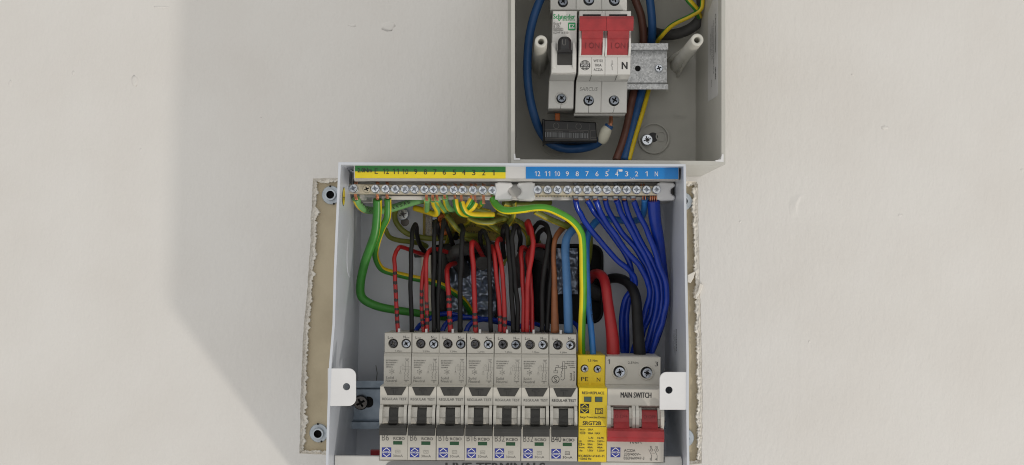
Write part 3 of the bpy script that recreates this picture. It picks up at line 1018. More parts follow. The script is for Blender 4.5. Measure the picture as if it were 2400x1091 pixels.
RGROUP = 'single-width breakers in the bottom row'
RATINGS = ['B6', 'B6', 'B16', 'B16', 'B32', 'B32', 'B40']
RLABEL = ['grey breaker marked B6 at the free left end of the bottom row',
          'grey breaker marked B6 with a B16 breaker on its right',
          'grey breaker marked B16 directly right of a B6 breaker',
          'grey breaker marked B16 directly left of a B32 breaker',
          'grey breaker marked B32 directly right of a B16 breaker',
          'grey breaker marked B32 directly left of the B40 breaker',
          'grey breaker marked B40 in darker print, beside the yellow surge device']
def make_rcbo():
    d = thing('breaker', RLABEL[0], 'breaker', P(923, 930, 60), RGROUP)
    b = MB()
    X0, X1 = 890.9, 955.9                                  # at ZM
    def xa(x, z):                                          # same mm sideways, another depth
        return CX + (x - CX) * (DIST - ZM) / (DIST - z)
    prof = [(781.5, ZT - 8), (827, ZT - 8), (827, ZT), (828, ZT), (836, ZP), (899.5, ZP), (905.5, ZM - .6), (907, ZM), (948, ZM), (953, ZM - 6), (999, ZM - 5), (1003, ZM), (1077.3, ZM), (1078, ZM - .6)]
    xprism(b, X0, X1, ZM, prof, 0, close=34)
    prism(b, rect(xa(X0, ZT), 781, xa(X1, ZT), 827.2), ZT, ZT - 8, .35, 0, [circ(920.6, 805.5, 11.6), circ(951, 805.8, 11.6)], back=False)
    flat(b, rect(xa(X0, ZT) + 1, 827.3, xa(X1, ZT) - 1, 828.1), ZT + .03, 1)
    b.build('body', ['rcbo', 'gink'], d)
    s = MB()                                               # little peg on the top edge
    prism(s, rect(931.5, 771, 936.5, 783), 66, 60, .2)
    s.build('peg', ['tabw'], d)
    s = MB()
    prism(s, [(898.8, 906.8), (952.4, 906.8), (941.2, 927), (907.6, 927)], ZM + .7, ZM - 2, .4)
    tb = s.build('test_button', ['dark'], d)
    s = MB()
    prism(s, [(916.6, 912), (933, 912), (933, 915), (926.4, 915), (926.4, 924.6), (922.6, 924.6), (922.6, 915), (916.6, 915)], ZM + 1.1, ZM + .6, .1)
    s.build('letter', ['dark2'], tb)
    for x0, x1 in ((889.2, 896.0), (946.2, 952.9)):
        c = MB()
        xprism(c, x0, x1, ZM + 6, [(947.5, ZM - 1), (950, ZM + 2.2), (960, ZM + 5), (975, ZM + 6.2), (992, ZM + 5.6), (1002, ZM + 3.2), (1003.5, ZM - 4), (985, ZM - 6), (955, ZM - 6)])
        c.build('shroud_cheek', ['rcbo2'], d)
    for x0, x1 in ((896.2, 911.2), (933.6, 946.0)):
        c = MB()
        xprism(c, x0, x1, ZM + 2, [(952.5, ZM - 4.5), (954, ZM - 1), (965, ZM + 1.4), (977.3, ZM + 1.9), (978, ZM + 1.1), (990, ZM + 1.5), (992.5, ZM), (993, ZM - 5)])
        c.build('shroud_step', ['rcbo2'], d)
    t = MB()
    xprism(t, 911.6, 933.2, ZM + 2, [(955.5, ZM - 5.8), (957, ZM - 1.5), (966, ZM + .3), (985.5, ZM + 2.5), (992, ZM + 9), (996, ZM - 5.8)])
    xprism(t, 888.6, 951.6, ZM + 13, [(994, ZM + 4), (998, ZM + 9.5), (1004, ZM + 12.2), (1011, ZM + 12.9), (1012, ZM + 12.7), (1020.5, ZM + 13), (1021, ZM + 12), (1018, ZM + 8), (1004, ZM + 5)])
    tg = t.build('toggle', ['dark'], d)
    t = MB()
    vs0 = len(t.v)
    text(t, 'OFF', 922.5, 973, 8, ZM + 1.9, 'C', 17, bold=-.008)
    t.build('letter', ['dark2'], tg)
    f = MB()
    prism(f, rect(922.0, 1034.4, 943.4, 1042.6), ZM + .15, ZM - 1, .1)
    f.build('flag_window', ['window'], d)
    g = MB()
    logo(g, 895.6, 1049.2, 917.6, 1071.8, ZM + .1, 0, 1)
    g.build('logo', ['navy', 'wink'], d)
    rcbo_print(d, False, False)
    return d

def rating(d, s, dark):
    m = MB()
    text(m, s, 895.6, 1026, 14.5, ZM + .12, 'L', 8.2 * len(s) if len(s) == 2 else 23, bold=-.004, mi=0 if dark else 1)
    return m.build('rating', ['ink', 'gink'], d)

def rcbo_screws(d, i):
    r = random.Random(40 + i)
    s = MB()
    screw(s, 921.6 + r.uniform(-.8, .8), 805 + r.uniform(-.6, .6), ZT - 7.8, 9.6, 1.2 + r.uniform(0, 1.2), 'star', r.uniform(0, 1.5), 0, 1)
    s.build('terminal_screw', ['dscrew', 'void'], d)
    s = MB()
    screw(s, 951.6 + r.uniform(-.6, .6), 805.3 + r.uniform(-.6, .6), ZT - 6.6 + r.uniform(-.6, .4), 9.6, 2.2, 'star', r.uniform(0, 1.5), 0, 1)
    s.build('terminal_screw', ['zincm' if i not in (2, 4) else 'zincd', 'void'], d)

rc = make_rcbo()
pitch = (1354.8 - 891.2) / 7 * (DIST - ZM) / FPX
parts = list(rc.children)
copies = []
for i in range(7):
    if i == 0:
        d = rc
    else:
        d = rc.copy()
        COL.objects.link(d)
        ORG[d.name] = ORG[rc.name]
        for ch in parts:
            if i == 6 and ch.name.startswith('lettering'):
                continue
            c = ch.copy()
            COL.objects.link(c)
            c.parent = d
            for g in ch.children:
                h = g.copy()
                COL.objects.link(h)
                h.parent = c
        if i == 6:
            rcbo_print(d, True, True)
    d['label'] = RLABEL[i]
    rating(d, RATINGS[i], i == 6)
    rcbo_screws(d, i)
    copies.append(d)
for i, d in enumerate(copies):
    d.location = (ORG[rc.name] + Vector((pitch * i, 0, -0.17 * i))) * S
    d.rotation_euler = (0, math.radians(0.35 + 0.22 * math.sin(i * 2.1)), 0)

# --- surge protective device (yellow)
sp = thing('surge_protector', 'yellow surge protective device between the breakers and the main switch', 'surge protector', P(1388, 960, 60))
b = MB()
xprism(b, 1356.5, 1422.2, ZM, [(834, ZT - 8), (901, ZT - 8), (901, ZT), (902.5, ZT), (909.5, ZM - .6), (911, ZM), (1082, ZM), (1082.8, ZM - .6)], 0, close=34)
xs0, xs1 = CX + (1356.5 - CX) * (DIST - ZM) / (DIST - ZT), CX + (1422.2 - CX) * (DIST - ZM) / (DIST - ZT)
prism(b, rect(xs0, 833.5, xs1, 901.3), ZT, ZT - 8, .35, 0, [circ(1369, 864.6, 9.6), circ(1399.2, 865.5, 9.6)], back=False)
prism(b, [(1378, 903.4), (1379.5, 899), (1385, 899), (1386.5, 903.4)], ZT + 1.6, ZT, .1)
b.build('body', ['yellow'], sp)
for x, y in ((1369.5, 864.4), (1399.6, 865.2)):
    s = MB()
    screw(s, x, y, ZT - 6.5, 8.8, 2.6, 'star', .4, 0, 1)
    s.build('terminal_screw', ['zincm', 'void'], sp)
for x0, x1 in ((1368.4, 1385.8), (1394, 1411.6)):
    s = MB()
    prism(s, rect(x0, 930.4, x1, 942.8), ZM + .35, ZM - 1, .3, 1)
    flat(s, rect(x0 + 1.6, 932, x1 - 1.6, 941.2), ZM + .42, 0)
    s.build('flag_window', ['swindow', 'steel'], sp)
m = MB()
logo(m, 1359.8, 947.4, 1380.4, 969.4, ZM + .1, 0, 1)
m.build('logo', ['ink', 'lyellow'], sp)
m = MB()
z = ZT + .12
text(m, '1.5 Nm', 1387.6, 845.5, 5.2, z, 'C', 23, bold=.012)
text(m, 'PE', 1369.4, 889, 9.6, z, 'C', 16.5)
text(m, 'N', 1402, 890, 9.6, z, 'C', 8.2)
z = ZM + .12
text(m, 'RED=REPLACE', 1389.6, 921.6, 6.0, z, 'C', 52, bold=.03)
line(m, rect(1395.4, 957.6, 1412.4, 970), 1.4, z, True)
text(m, 'T2', 1404, 963.9, 8.6, z, 'C', 12.5, bold=.04)
text(m, 'Surge Protective Device', 1389.4, 978.4, 4.6, z, 'C', 60, bold=.025)
text(m, 'SRGT2B', 1387.4, 992.4, 8.4, z, 'C', 43.5, bold=.045)
line(m, [(1357.6, 999.8), (1420.4, 1000.4)], .9, z)
text(m, 'Isccr:', 1359.8, 1007.4, 4.0, z, 'L', 12.5, bold=.03)
text(m, '25kA', 1378, 1007.4, 4.2, z, 'L', 13, bold=.03)
line(m, rect(1361.6, 1013.4, 1371, 1018), .9, z, True)
line(m, [(1358.6, 1015.7), (1374, 1015.7)], .9, z)
text(m, '100A  MAX', 1378, 1016.2, 4.2, z, 'L', 29.5, bold=.03)
text(m, 'L-N', 1385.4, 1027, 4.6, z, 'C', 10.6, bold=.03)
text(m, 'N-PE', 1408.4, 1027.2, 4.6, z, 'C', 15, bold=.03)
for i, (a, c, e) in enumerate((('Uc:', '275V~', '255V~'), ('T2 In:', '20kA', '20kA'), ('Imax:', '40kA', '40kA'), ('Up:', '1.5kV', '1.25kV'))):
    y = 1034.8 + i * 7.3
    text(m, a, 1357.8, y, 4.0, z, 'L', (7.5, 14, 14, 9)[i], bold=.03)
    text(m, c, 1377.6, y, 4.2, z, 'L', (17, 12.5, 12.5, 14)[i], bold=.03)
    text(m, e, 1400.4, y, 4.2, z, 'L', (17, 13, 13, 17.6)[i], bold=.03)
line(m, rect(1357.4, 1039.2, 1364, 1045), .6, z, True)
text(m, 'IEC/BSEN 61643-11', 1357.4, 1069.4, 5.0, z, 'L', 60, bold=.025)
text(m, '~50/60 Hz', 1357.4, 1076, 5.0, z, 'L', 30, bold=.03)
m.build('lettering', ['ink'], sp)
sp.rotation_euler = (0, math.radians(0.6), 0)

# --- main switch
ms = thing('main_switch', 'wide grey main switch with a long red handle at the right end of the row', 'switch', P(1489, 960, 60))
b = MB()
X0, X1 = 1423.2, 1556.4
a0, a1 = CX + (X0 - CX) * (DIST - ZM) / (DIST - ZT), CX + (X1 - CX) * (DIST - ZM) / (DIST - ZT)
xprism(b, X0, X1, ZM, [(838, ZT - 9), (903, ZT - 9), (903, ZT), (904, ZT), (912, ZM - .6), (914, ZM), (951, ZM), (957, ZM - 7), (1001, ZM - 6), (1004, ZM), (1082.4, ZM), (1083.2, ZM - .6)], 0, close=34)
prism(b, rect(a0, 837.5, a1, 903.3), ZT, ZT - 9, .4, 0, [circ(1450.5, 872, 14), circ(1514.2, 873.6, 14)], back=False)
prism(b, rect(a0 + 6, 836, a1 - 4, 838.4), ZT - 2, ZT - 30, .2)
for x, y in ((1450.5, 872), (1514.2, 873.6)):
    lathe(b, x, y, ZT, [(17.8, 0), (17.4, .6), (15, .9), (14, .2)], 28, 0, cap=False, smooth=False)
b.build('body', ['rcbo'], ms)
for x, y, rr in ((1450.8, 872, .2), (1514.6, 873.4, -.25)):
    s = MB()
    screw(s, x, y, ZT - 6, 12.8, 4.2, 'star', rr, 0, 1)
    s.build('terminal_screw', ['zincm', 'void'], ms)
for x0, x1 in ((1423.6, 1431.6), (1482.4, 1489.4), (1490.6, 1497.8), (1549, 1557)):
    c = MB()
    xprism(c, x0, x1, ZM + 6, [(949.5, ZM - 1), (953, ZM + 2), (963, ZM + 5), (978, ZM + 6.4), (996, ZM + 6), (1004, ZM + 4.5), (1006, ZM - 4), (985, ZM - 7), (957, ZM - 7)])
    c.build('shroud_cheek', ['rcbo2'], ms)
for x0, x1 in ((1431.8, 1437.6), (1475, 1482.2), (1498, 1504), (1541.6, 1548.8)):
    c = MB()
    xprism(c, x0, x1, ZM + 2, [(954, ZM - 5), (956, ZM - 1), (968, ZM + 1.6), (982, ZM + 2.2), (983, ZM + 1.2), (1000, ZM + 1.6), (1003, ZM - 5)])
    c.build('shroud_step', ['rcbo2'], ms)
h = MB()
for x0, x1 in ((1438, 1474.6), (1504.4, 1541.2)):
    xprism(h, x0, x1, ZM + 3, [(960, ZM - 6.5), (962, ZM - 1.5), (975, ZM + 1.5), (990, ZM + 2.6), (991, ZM + 3.1), (1000, ZM + 6), (1009, ZM + 9), (1009, ZM - 6)])
xprism(h, 1424.2, 1557.6, ZM + 15, [(1003.5, ZM + 6), (1007, ZM + 11.5), (1012, ZM + 13.8), (1026.4, ZM + 15), (1027.6, ZM + 14.4), (1035.6, ZM + 14.6), (1036.6, ZM + 13.6), (1033, ZM + 8), (1016, ZM + 5)])
ho = h.build('handle', ['red'], ms)
m = MB()
for x in (1456.2, 1522.8):
    text(m, 'O OFF', x, 977, 9, ZM + 2.0, 'C', 29, bold=-.012)
m.build('letter', ['redd'], ho)
m = MB()
logo(m, 1432.2, 1050, 1455, 1073, ZM + .1, 0, 1)
m.build('logo', ['navy', 'wink'], ms)
m = MB()
z = ZT + .12
text(m, '1', 1425.3, 849, 11, z, 'C', 4.5)
text(m, '2.5Nm', 1482.6, 850.6, 5.2, z, 'C', 24.5)
text(m, '3', 1537.2, 853, 11, z, 'C', 7.4)
z = ZM + .12
text(m, 'MAIN SWITCH', 1490, 926.6, 12.2, z, 'C', 72.5, bold=.035)
text(m, '100A', 1490, 1034.2, 13, z, 'C', 29)
text(m, 'AC22A', 1463.6, 1056.8, 6.6, z, 'L', 26.5)
text(m, '230/400V~', 1463.6, 1065.6, 6.6, z, 'L', 40)
text(m, 'BSEN60947-3', 1463.2, 1074.6, 6.6, z, 'L', 48)
for x, a, c in ((1528.4, '1', '2'), (1541.4, '3', '4')):
    text(m, a, x - 3.2, 1048.6, 5.6, z)
    text(m, c, x - 3.4 + .6, 1076.4, 5.6, z)
    line(m, [(x, 1046), (x, 1052)], .8, z)
    line(m, circ(x, 1055.2, 2.7, 12), .8, z, True)
    line(m, [(x - 7, 1053.6), (x, 1068), (x, 1080)], .8, z)
line(m, [(1527, 1062.4), (1536, 1062.4)], .6, z)
m.build('lettering', ['ink'], ms)
ms.rotation_euler = (0, math.radians(0.7), 0)

# ------------------------------------------------------------------ upper enclosure devices
ZU, ZL = 84.0, 62.0
mc = thing('single_breaker', 'slim off-white breaker with a black toggle beside the red isolator', 'breaker', P(1320, 130, 40))
b = MB()
def four(mb, pf, zf, zb, ch=.4, holes=(), hd=None, back=True, mi=0):
    prism(mb, pf, zf, zb, ch, mi, holes, hd, back=back)
four(b, [(1296, 26), (1352.5, 26), (1350.5, 172), (1292, 172)], ZU, 24)
b.add([P(1292.2, 171, ZU), P(1350.4, 171, ZU), P(1345.8, 190, ZL), P(1287.4, 190, ZL), P(1290.8, 171, 40), P(1346, 171, 40), P(1343, 190, 40), P(1285, 190, 40)],
      [(0, 1, 2, 3), (0, 3, 7, 4), (1, 5, 6, 2)], 0)
four(b, [(1287, 189), (1345.6, 189), (1343.6, 255), (1284.6, 255)], ZL, 52, .5, [circ(1315.6, 231.4, 11.8)], back=False)
four(b, [(1287, 189), (1345.6, 189), (1343.6, 255), (1284.6, 255)], 52.5, 24, 0)
four(b, [(1290, -70), (1350, -70), (1350, 24), (1290, 24)], ZL, 52, .5, [circ(1319.4, 6, 12)], back=False)
four(b, [(1290, -70), (1350, -70), (1350, 24), (1290, 24)], 52.5, 24, 0)
lathe(b, 1315.6, 231.4, ZL, [(14.6, 0), (14.2, .7), (12.4, .9), (11.8, 0)], 26, 0, cap=False)
line(b, [(1315, 243), (1314, 255)], .9, ZL + .08, mi=1)
prism(b, rrect(1292.5, 98, 1304, 161, 5), ZU + 1.4, ZU, .6)
prism(b, rrect(1341, 98, 1350.5, 161, 4), ZU + 1.4, ZU, .6)
line(b, [(1296, 172), (1316, 176), (1349, 170)], .8, ZU + .06, mi=2)
b.build('body', ['mcb', 'dark', 'link'], mc)
for x, y in ((1316, 231.4), (1319.6, 6)):
    s = MB()
    screw(s, x, y, ZL - 7, 10.6, 3.4, 'star', .7, 0, 1)
    s.build('terminal_screw', ['zincd', 'void'], mc)
t = MB()
prism(t, rrect(1306, 118, 1341, 153, 2), ZU + .4, ZU - .2, .2, 1)
prism(t, rrect(1308, 85, 1339.5, 121, 13, 6, (1, 1, 0, 0)), ZU + 9, ZU - 2, 1.8)
prism(t, rect(1308.6, 121, 1339, 126), ZU + 2.4, ZU - 2, .4)
tg = t.build('toggle', ['black', 'dark'], mc)
m = MB()
line(m, [(1318.4, 93), (1318.4, 103), (1320, 106), (1324, 106), (1326, 103), (1326, 93)], 1.1, ZU + 9.15)
m.build('letter', ['gink'], tg)
m = MB()
z = ZU + .14
text(m, 'Schneider', 1322.6, 39, 10.5, z, 'C', 52, bold=.035, mi=0)
line(m, [(1311, 43.4), (1308.4, 47), (1310.8, 49), (1316, 42)], 1.5, z, mi=0)
text(m, 'Electric', 1333.4, 46.6, 4.6, z, 'C', 29, bold=.01, mi=0)
text(m, 'Easy9', 1297.4, 55.4, 5.6, z, 'L', 18, mi=1)
text(m, 'B 50', 1297.4, 62.4, 5.6, z, 'L', 14, mi=1)
line(m, rect(1297.6, 66.4, 1312, 72), .7, z, True, mi=1)
text(m, '6000', 1304.8, 69.2, 4.2, z, 'C', 12, mi=1)
line(m, rect(1313.6, 66.4, 1319.6, 72), .7, z, True, mi=1)
text(m, '3', 1316.6, 69.2, 4.2, z, 'C', mi=1)
text(m, 'EZ9F16150', 1297.4, 77, 5, z, 'L', 35, mi=1)
prism(m, rrect(1331.4, 53.4, 1348.8, 71.6, 1.6), z, z - .1, 0, 0)
text(m, 'EZ', 1340.2, 61.6, 8, z + .1, 'C', 12.5, bold=.03, mi=2)
line(m, [(1334, 66.8), (1346, 66.8)], 1.3, z + .1, mi=2)
m.build('lettering', ['sgreen', 'gink', 'wink'], mc)

iso = thing('isolator', 'two-pole off-white isolator with wide red toggles switched up', 'switch', P(1415, 130, 40))
b = MB()
four(b, [(1358, 26), (1418.4, 26), (1417.4, 176), (1355.4, 176)], ZU, 24, .45)
four(b, [(1418.8, 26), (1479, 26), (1477.4, 176), (1417.8, 176)], ZU, 24, .45)
b.add([P(1355.6, 175.4, ZU), P(1477.2, 175.4, ZU), P(1470.6, 191, ZL), P(1350.6, 191, ZL), P(1352, 175.4, 40), P(1472, 175.4, 40), P(1467, 191, 40), P(1348, 191, 40)],
      [(0, 1, 2, 3), (0, 3, 7, 4), (1, 5, 6, 2)], 0)
four(b, [(1350.4, 190), (1410, 190), (1408, 265), (1348, 265)], ZL, 52, .45, [circ(1379.8, 236, 12.8)], back=False)
four(b, [(1410.4, 190), (1470.6, 190), (1468.6, 265), (1408.4, 265)], ZL, 52, .45, [circ(1439.2, 236.6, 12.8)], back=False)
four(b, [(1350.4, 190), (1470.6, 190), (1468.6, 265), (1348, 265)], 52.5, 24, 0)
four(b, [(1350.6, -70), (1410, -70), (1410, 24), (1350.6, 24)], ZL, 52, .45, [circ(1380, 1, 13)], back=False)
four(b, [(1410.4, -70), (1469.6, -70), (1469.6, 24), (1410.4, 24)], ZL, 52, .45, [circ(1440, 2, 13)], back=False)
four(b, [(1350.6, -70), (1469.6, -70), (1469.6, 24), (1350.6, 24)], 52.5, 24, 0)
xprism(b, 1346, 1464.5, 54, [(266, 54), (271, 54), (273, 50), (273, 30), (266, 30)])
for pts in ([(1386, 177), (1381, 191)], [(1446, 177), (1440, 191)], [(1380, 249), (1379.6, 265)], [(1439.6, 250), (1438.8, 258), (1436, 265)]):
    zz = ZU if pts[0][1] < 180 else ZL
    if zz == ZU:
        b.add([P(pts[0][0], pts[0][1], ZU - .4) + Vector((0, -.1, 0)), P(pts[0][0] + 1, pts[0][1], ZU - .4) + Vector((0, -.1, 0)), P(pts[1][0] + 1, pts[1][1], ZL + .3) + Vector((0, -.3, 0)), P(pts[1][0], pts[1][1], ZL + .3) + Vector((0, -.3, 0))], [(0, 1, 2, 3)], 1)
    else:
        line(b, pts, .9, ZL + .08, mi=1)
flat(b, rect(1411, 26.5, 1411.7, 30), ZU + .1, 1)
line(b, [(1386.5, 135), (1386.5, 175)], .7, ZU + .08, mi=2)
line(b, [(1447.5, 135), (1447.5, 175)], .7, ZU + .08, mi=2)
line(b, [(1357, 134.2), (1416.5, 134.2)], .7, ZU + .06, mi=2)
line(b, [(1419, 134.2), (1477, 134.2)], .7, ZU + .06, mi=2)
b.build('body', ['mcb', 'dark', 'link'], iso)
for x, y in ((1380.2, 236), (1439.6, 236.6), (1380.4, 1), (1440.4, 2)):
    s = MB()
    screw(s, x, y, ZL - 7, 11.6, 3.6, 'plus', .3 + x, 0, 1)
    s.build('terminal_screw', ['zincd', 'void'], iso)
for x0, x1 in ((1358.6, 1362.6), (1412.8, 1417.4), (1419, 1423), (1474, 1479)):
    c = MB()
    xprism(c, x0, x1, ZU + 6, [(72, ZU - 1), (76, ZU + 3), (90, ZU + 6), (110, ZU + 6), (124, ZU + 3.6), (133, ZU + .6), (133, ZU - 1)])
    c.build('shroud_cheek', ['mcb'], iso)
m = MB()
prism(m, rect(1366, 34, 1408, 40), ZU + .3, ZU - .5, 0)
prism(m, rect(1428, 34, 1470, 40), ZU + .3, ZU - .5, 0)
m.build('slot', ['void'], iso)
for x0, x1, fx0, fx1 in ((1363, 1412.4, 1358.6, 1421), (1423.4, 1473.4, 1421.6, 1485)):
    h = MB()
    xprism(h, x0, x1, ZU + 6, [(66, ZU + 10), (73, ZU + 11), (91, ZU + 7.4), (92.4, ZU + 6.4), (127, ZU + 1.6), (129.5, ZU), (129.5, ZU - .5), (66, ZU - .5)])
    xprism(h, fx0, fx1, ZU + 14, [(38, ZU + 12), (39.5, ZU + 13.6), (45, ZU + 14.6), (72, ZU + 12.4), (73, ZU + 11.6), (70, ZU + 7), (42, ZU + 8)])
    ho = h.build('handle', ['red'], iso)
    m = MB()
    o0 = len(m.v)
    text(m, 'I ON', (x0 + x1) / 2 + 1, 107.5, 13, ZU + 5, 'C', 33, bold=-.006)
    for v in m.v:                                         # lean the letters on the sloping face
        yy = px_of(v)[1]
        v.y -= (4.4 - 4.8 * (yy - 92.4) / 34.6) - 2.6
    m.build('letter', ['redd'], ho)
m = MB()
z = ZU + .14
cx, cy, rr = 1371.4, 153.4, 11.9
line(m, circ(cx, cy, rr - .6, 24), 1.0, z, True)
for i in range(-3, 4):
    dx = i * 3.2
    hh = math.sqrt(max(0, (rr - .8) ** 2 - dx * dx))
    line(m, [(cx + dx, cy - hh), (cx + dx, cy + hh)], 1.0, z)
for dy in (-7.6, 7.6):
    ww = math.sqrt((rr - .8) ** 2 - dy * dy)
    line(m, [(cx - ww, cy + dy), (cx + ww, cy + dy)], 1.0, z + .03)
flat(m, rect(cx - rr, cy - 3.4, cx + rr, cy + 3.4), z + .06, 0)
text(m, 'WYLEX', cx, cy, 4.4, z + .1, 'C', 20, bold=.03, mi=1)
text(m, 'WS102', 1402, 143, 6.2, z, 'C', 22)
text(m, '100A', 1402, 153.4, 6.2, z, 'C', 16)
text(m, 'AC22A', 1402, 163.8, 6.2, z, 'C', 21)
line(m, [(1434.6, 142), (1434.6, 151), (1432.4, 151), (1437, 151)], .9, z)
line(m, [(1432, 153.6), (1434.8, 157), (1434.8, 165)], .9, z)
text(m, 'N', 1464, 154, 16.5, z, 'C', 14, bold=.04)
text(m, 'SARCUS', 1379, 209, 9, ZL + .1, 'C', 41, bold=-.014, slant=.18, mi=2)
m.build('lettering', ['ink', 'wink', 'gink'], iso)

# --- black barcode block and the cream connector
bb = thing('sensor_block', 'small black block with a barcode sticker below the slim breaker', 'module', P(1335, 310, 30))
m = MB()
four(m, [(1274, 281), (1397, 287), (1400, 333), (1275, 333)], 46, 22, .8)
four(m, [(1271.5, 279), (1276.5, 279.4), (1276.5, 334.5), (1273, 334.5)], 47.2, 22, .5)
m.build('case', ['black'], bb)
m = MB()
z = 46.12
def obl(x, y):                                           # sticker axes lean with the block
    return (x, y + (x - 1275) * 0.03)
for cx in (1303.5, 1356):
    pts = [obl(cx + 6.6 * math.cos(a), 294.4 + 6.6 * math.sin(a)) for a in [math.radians(-70 + i * 20) for i in range(17)]]
    line(m, pts, 1.0, z, mi=1)
for cx in (1330, 1382.4):
    line(m, [obl(cx, 289), obl(cx, 301.6)], .8, z, mi=1)
line(m, [obl(1277, 303.4), obl(1378, 303.4), obl(1380, 305), obl(1380, 322.6), obl(1378, 324), obl(1277, 324)], .8, z, mi=1)
line(m, [obl(1396, 303.4), obl(1384.4, 303.4), obl(1383.4, 305), obl(1383.4, 322.6), obl(1384.4, 324), obl(1398, 324)], .8, z, mi=1)
rb = random.Random(11)
x = 1277.6
while x < 1376:
    bw = rb.choice((.7, 1.0, 1.5, 2.2))
    flat(m, [obl(x, 310), obl(x + bw, 310), obl(x + bw, 321.6), obl(x, 321.6)], z, 0)
    x += bw + rb.choice((.6, .8, 1.2, 2.0))
text(m, '0082024050200', 1299, 308, 2.6, z, 'C', 40, rot=1.6 + 180, mi=1)
text(m, 'Made in Germany', 1351, 309.4, 2.8, z, 'C', 34, rot=1.6 + 180, mi=1)
text(m, 'A9MEM', 1391, 322.5, 2.8, z, 'C', 13, rot=1.6 + 180, mi=1)
m.build('lettering', ['barcode', 'gink'], bb)
m = MB()
four(m, [(1301, 266), (1312.4, 266), (1312.4, 284), (1301, 284)], 40, 34, .3)
m.build('clip', ['orange'], bb)
cc = thing('cable_connector', 'cream sleeve with a blue collar joining a copper strand to the isolator', 'connector', P(1420, 313, 40))
m = MB()
tube(m, [(1409, 335, 40), (1413, 326, 41), (1420, 308, 43), (1424, 301, 43)], [9, 13, 13.4, 11.5], 14, 5, 0)
m.build('sleeve', ['cream'], cc)
m = MB()
tube(m, [(1422, 306, 43), (1428.6, 293.5, 44)], [10.4, 10.4], 14, 2, 0)
m.build('collar', ['wmid'], cc)
for i, (dx, dz) in enumerate(((-3, 0), (1, 1.2), (4, 0), (0, -1.2))):
    m = MB()
    tube(m, [(1427 + dx, 297, 44 + dz), (1431 + dx * .8, 288, 44 + dz), (1432 + dx * .5, 272, 42 + dz)], 2.2, 8, 4)
    m.build('copper_strand', ['copper'], cc)

# ------------------------------------------------------------------ terminal bars
BZ = 74.0
def bar_holder(name, label, cat, at):
    return thing(name, label, cat, at)
eb_ = thing('earth_bar', 'earth terminal bar under a green and yellow numbered strip', 'terminal bar', P(990, 445, BZ))
nb_ = thing('neutral_bar', 'neutral terminal bar under a blue numbered strip', 'terminal bar', P(1400, 446, BZ))
car = thing('label_carrier', 'long white plastic carrier along the top holding the numbered strips', 'carrier', P(1210, 405, 60))
m = MB()
prism(m, [(829, 387.5), (1591, 391.5), (1591, 420), (829, 419)], 106, 104, .3)
m.add([P(829, 419, 106), P(1591, 420, 106), P(1588, 429, 62), P(832, 428, 62)], [(0, 1, 2, 3)])
prism(m, [(842, 426), (1585, 429), (1585, 465), (842, 463)], 62, 60, .3)
prism(m, [(893, 459), (1582, 461), (1582, 470), (893, 468)], 66, 60, .5)
prism(m, rect(1170, 432, 1245, 464), 68, 60, .5)
prism(m, [(838, 386), (860, 386), (860, 470), (838, 470)], 60, 9, .3)
prism(m, [(1560, 390), (1582, 390), (1582, 470), (1560, 470)], 60, 9, .3)
m.build('body', ['lwhite'], car)

m = MB()
prism(m, [(832, 387.6), (1185, 390.4), (1185, 404.4), (832, 402.4)], 106.3, 106.05, 0, 0)
prism(m, [(832, 402.4), (1185, 404.4), (1185, 419), (832, 418)], 106.3, 106.05, 0, 1)
strip = tag(m.build('label_strip', ['lgreen', 'lyellow'], eb_), 'green over yellow strip numbered in black')
m = MB()
z = 106.45
text(m, '2.0Nm', 855, 399.6, 9.6, z, 'C', 34, bold=.03)
EX = [(882, 'E'), (904.6, '12'), (927.4, '11'), (950, '10'), (974, '9'), (997, '8'), (1019.6, '7'), (1041.4, '6'), (1065, '5'), (1087, '4'), (1110.4, '3'), (1133.6, '2'), (1156, '1')]
for x, s in EX:
    text(m, s, x, 401.6 + (x - 882) * .014, 12.4, z, 'C', (6 if s == '1' else 7.8) * (len(s) if len(s) == 1 else 1.75))
m.build('lettering', ['ink'], strip)
m = MB()
prism(m, [(1232.6, 391), (1590, 393.6), (1590, 420), (1232.6, 419.4)], 106.3, 106.05, 0, 0)
strip = tag(m.build('label_strip', ['lblue'], nb_), 'blue strip numbered in white')
m = MB()
for i, s in enumerate(('12', '11', '10', '9', '8', '7', '6', '5', '4', '3', '2', '1', 'N')):
    x = 1260 + i * 23.2
    text(m, s, x, 407.6 + i * .03, 11.6, z, 'C', (5 if s == '1' else 7.4) * (len(s) if len(s) == 1 else 1.7))
flat(m, rrect(1450, 397.6, 1459, 402.6, 1.2), z)
line(m, [(1446, 402.6), (1447, 399), (1451, 398)], .8, z)
line(m, [(1424, 399), (1428, 398.4), (1426, 402)], .8, z)
for q in ((1477, 416.4), (1481, 417.6), (1485, 416.6)):
    line(m, [q, (q[0] + 2.4, q[1] + 2.6)], .7, z)
m.build('lettering', ['wink'], strip)

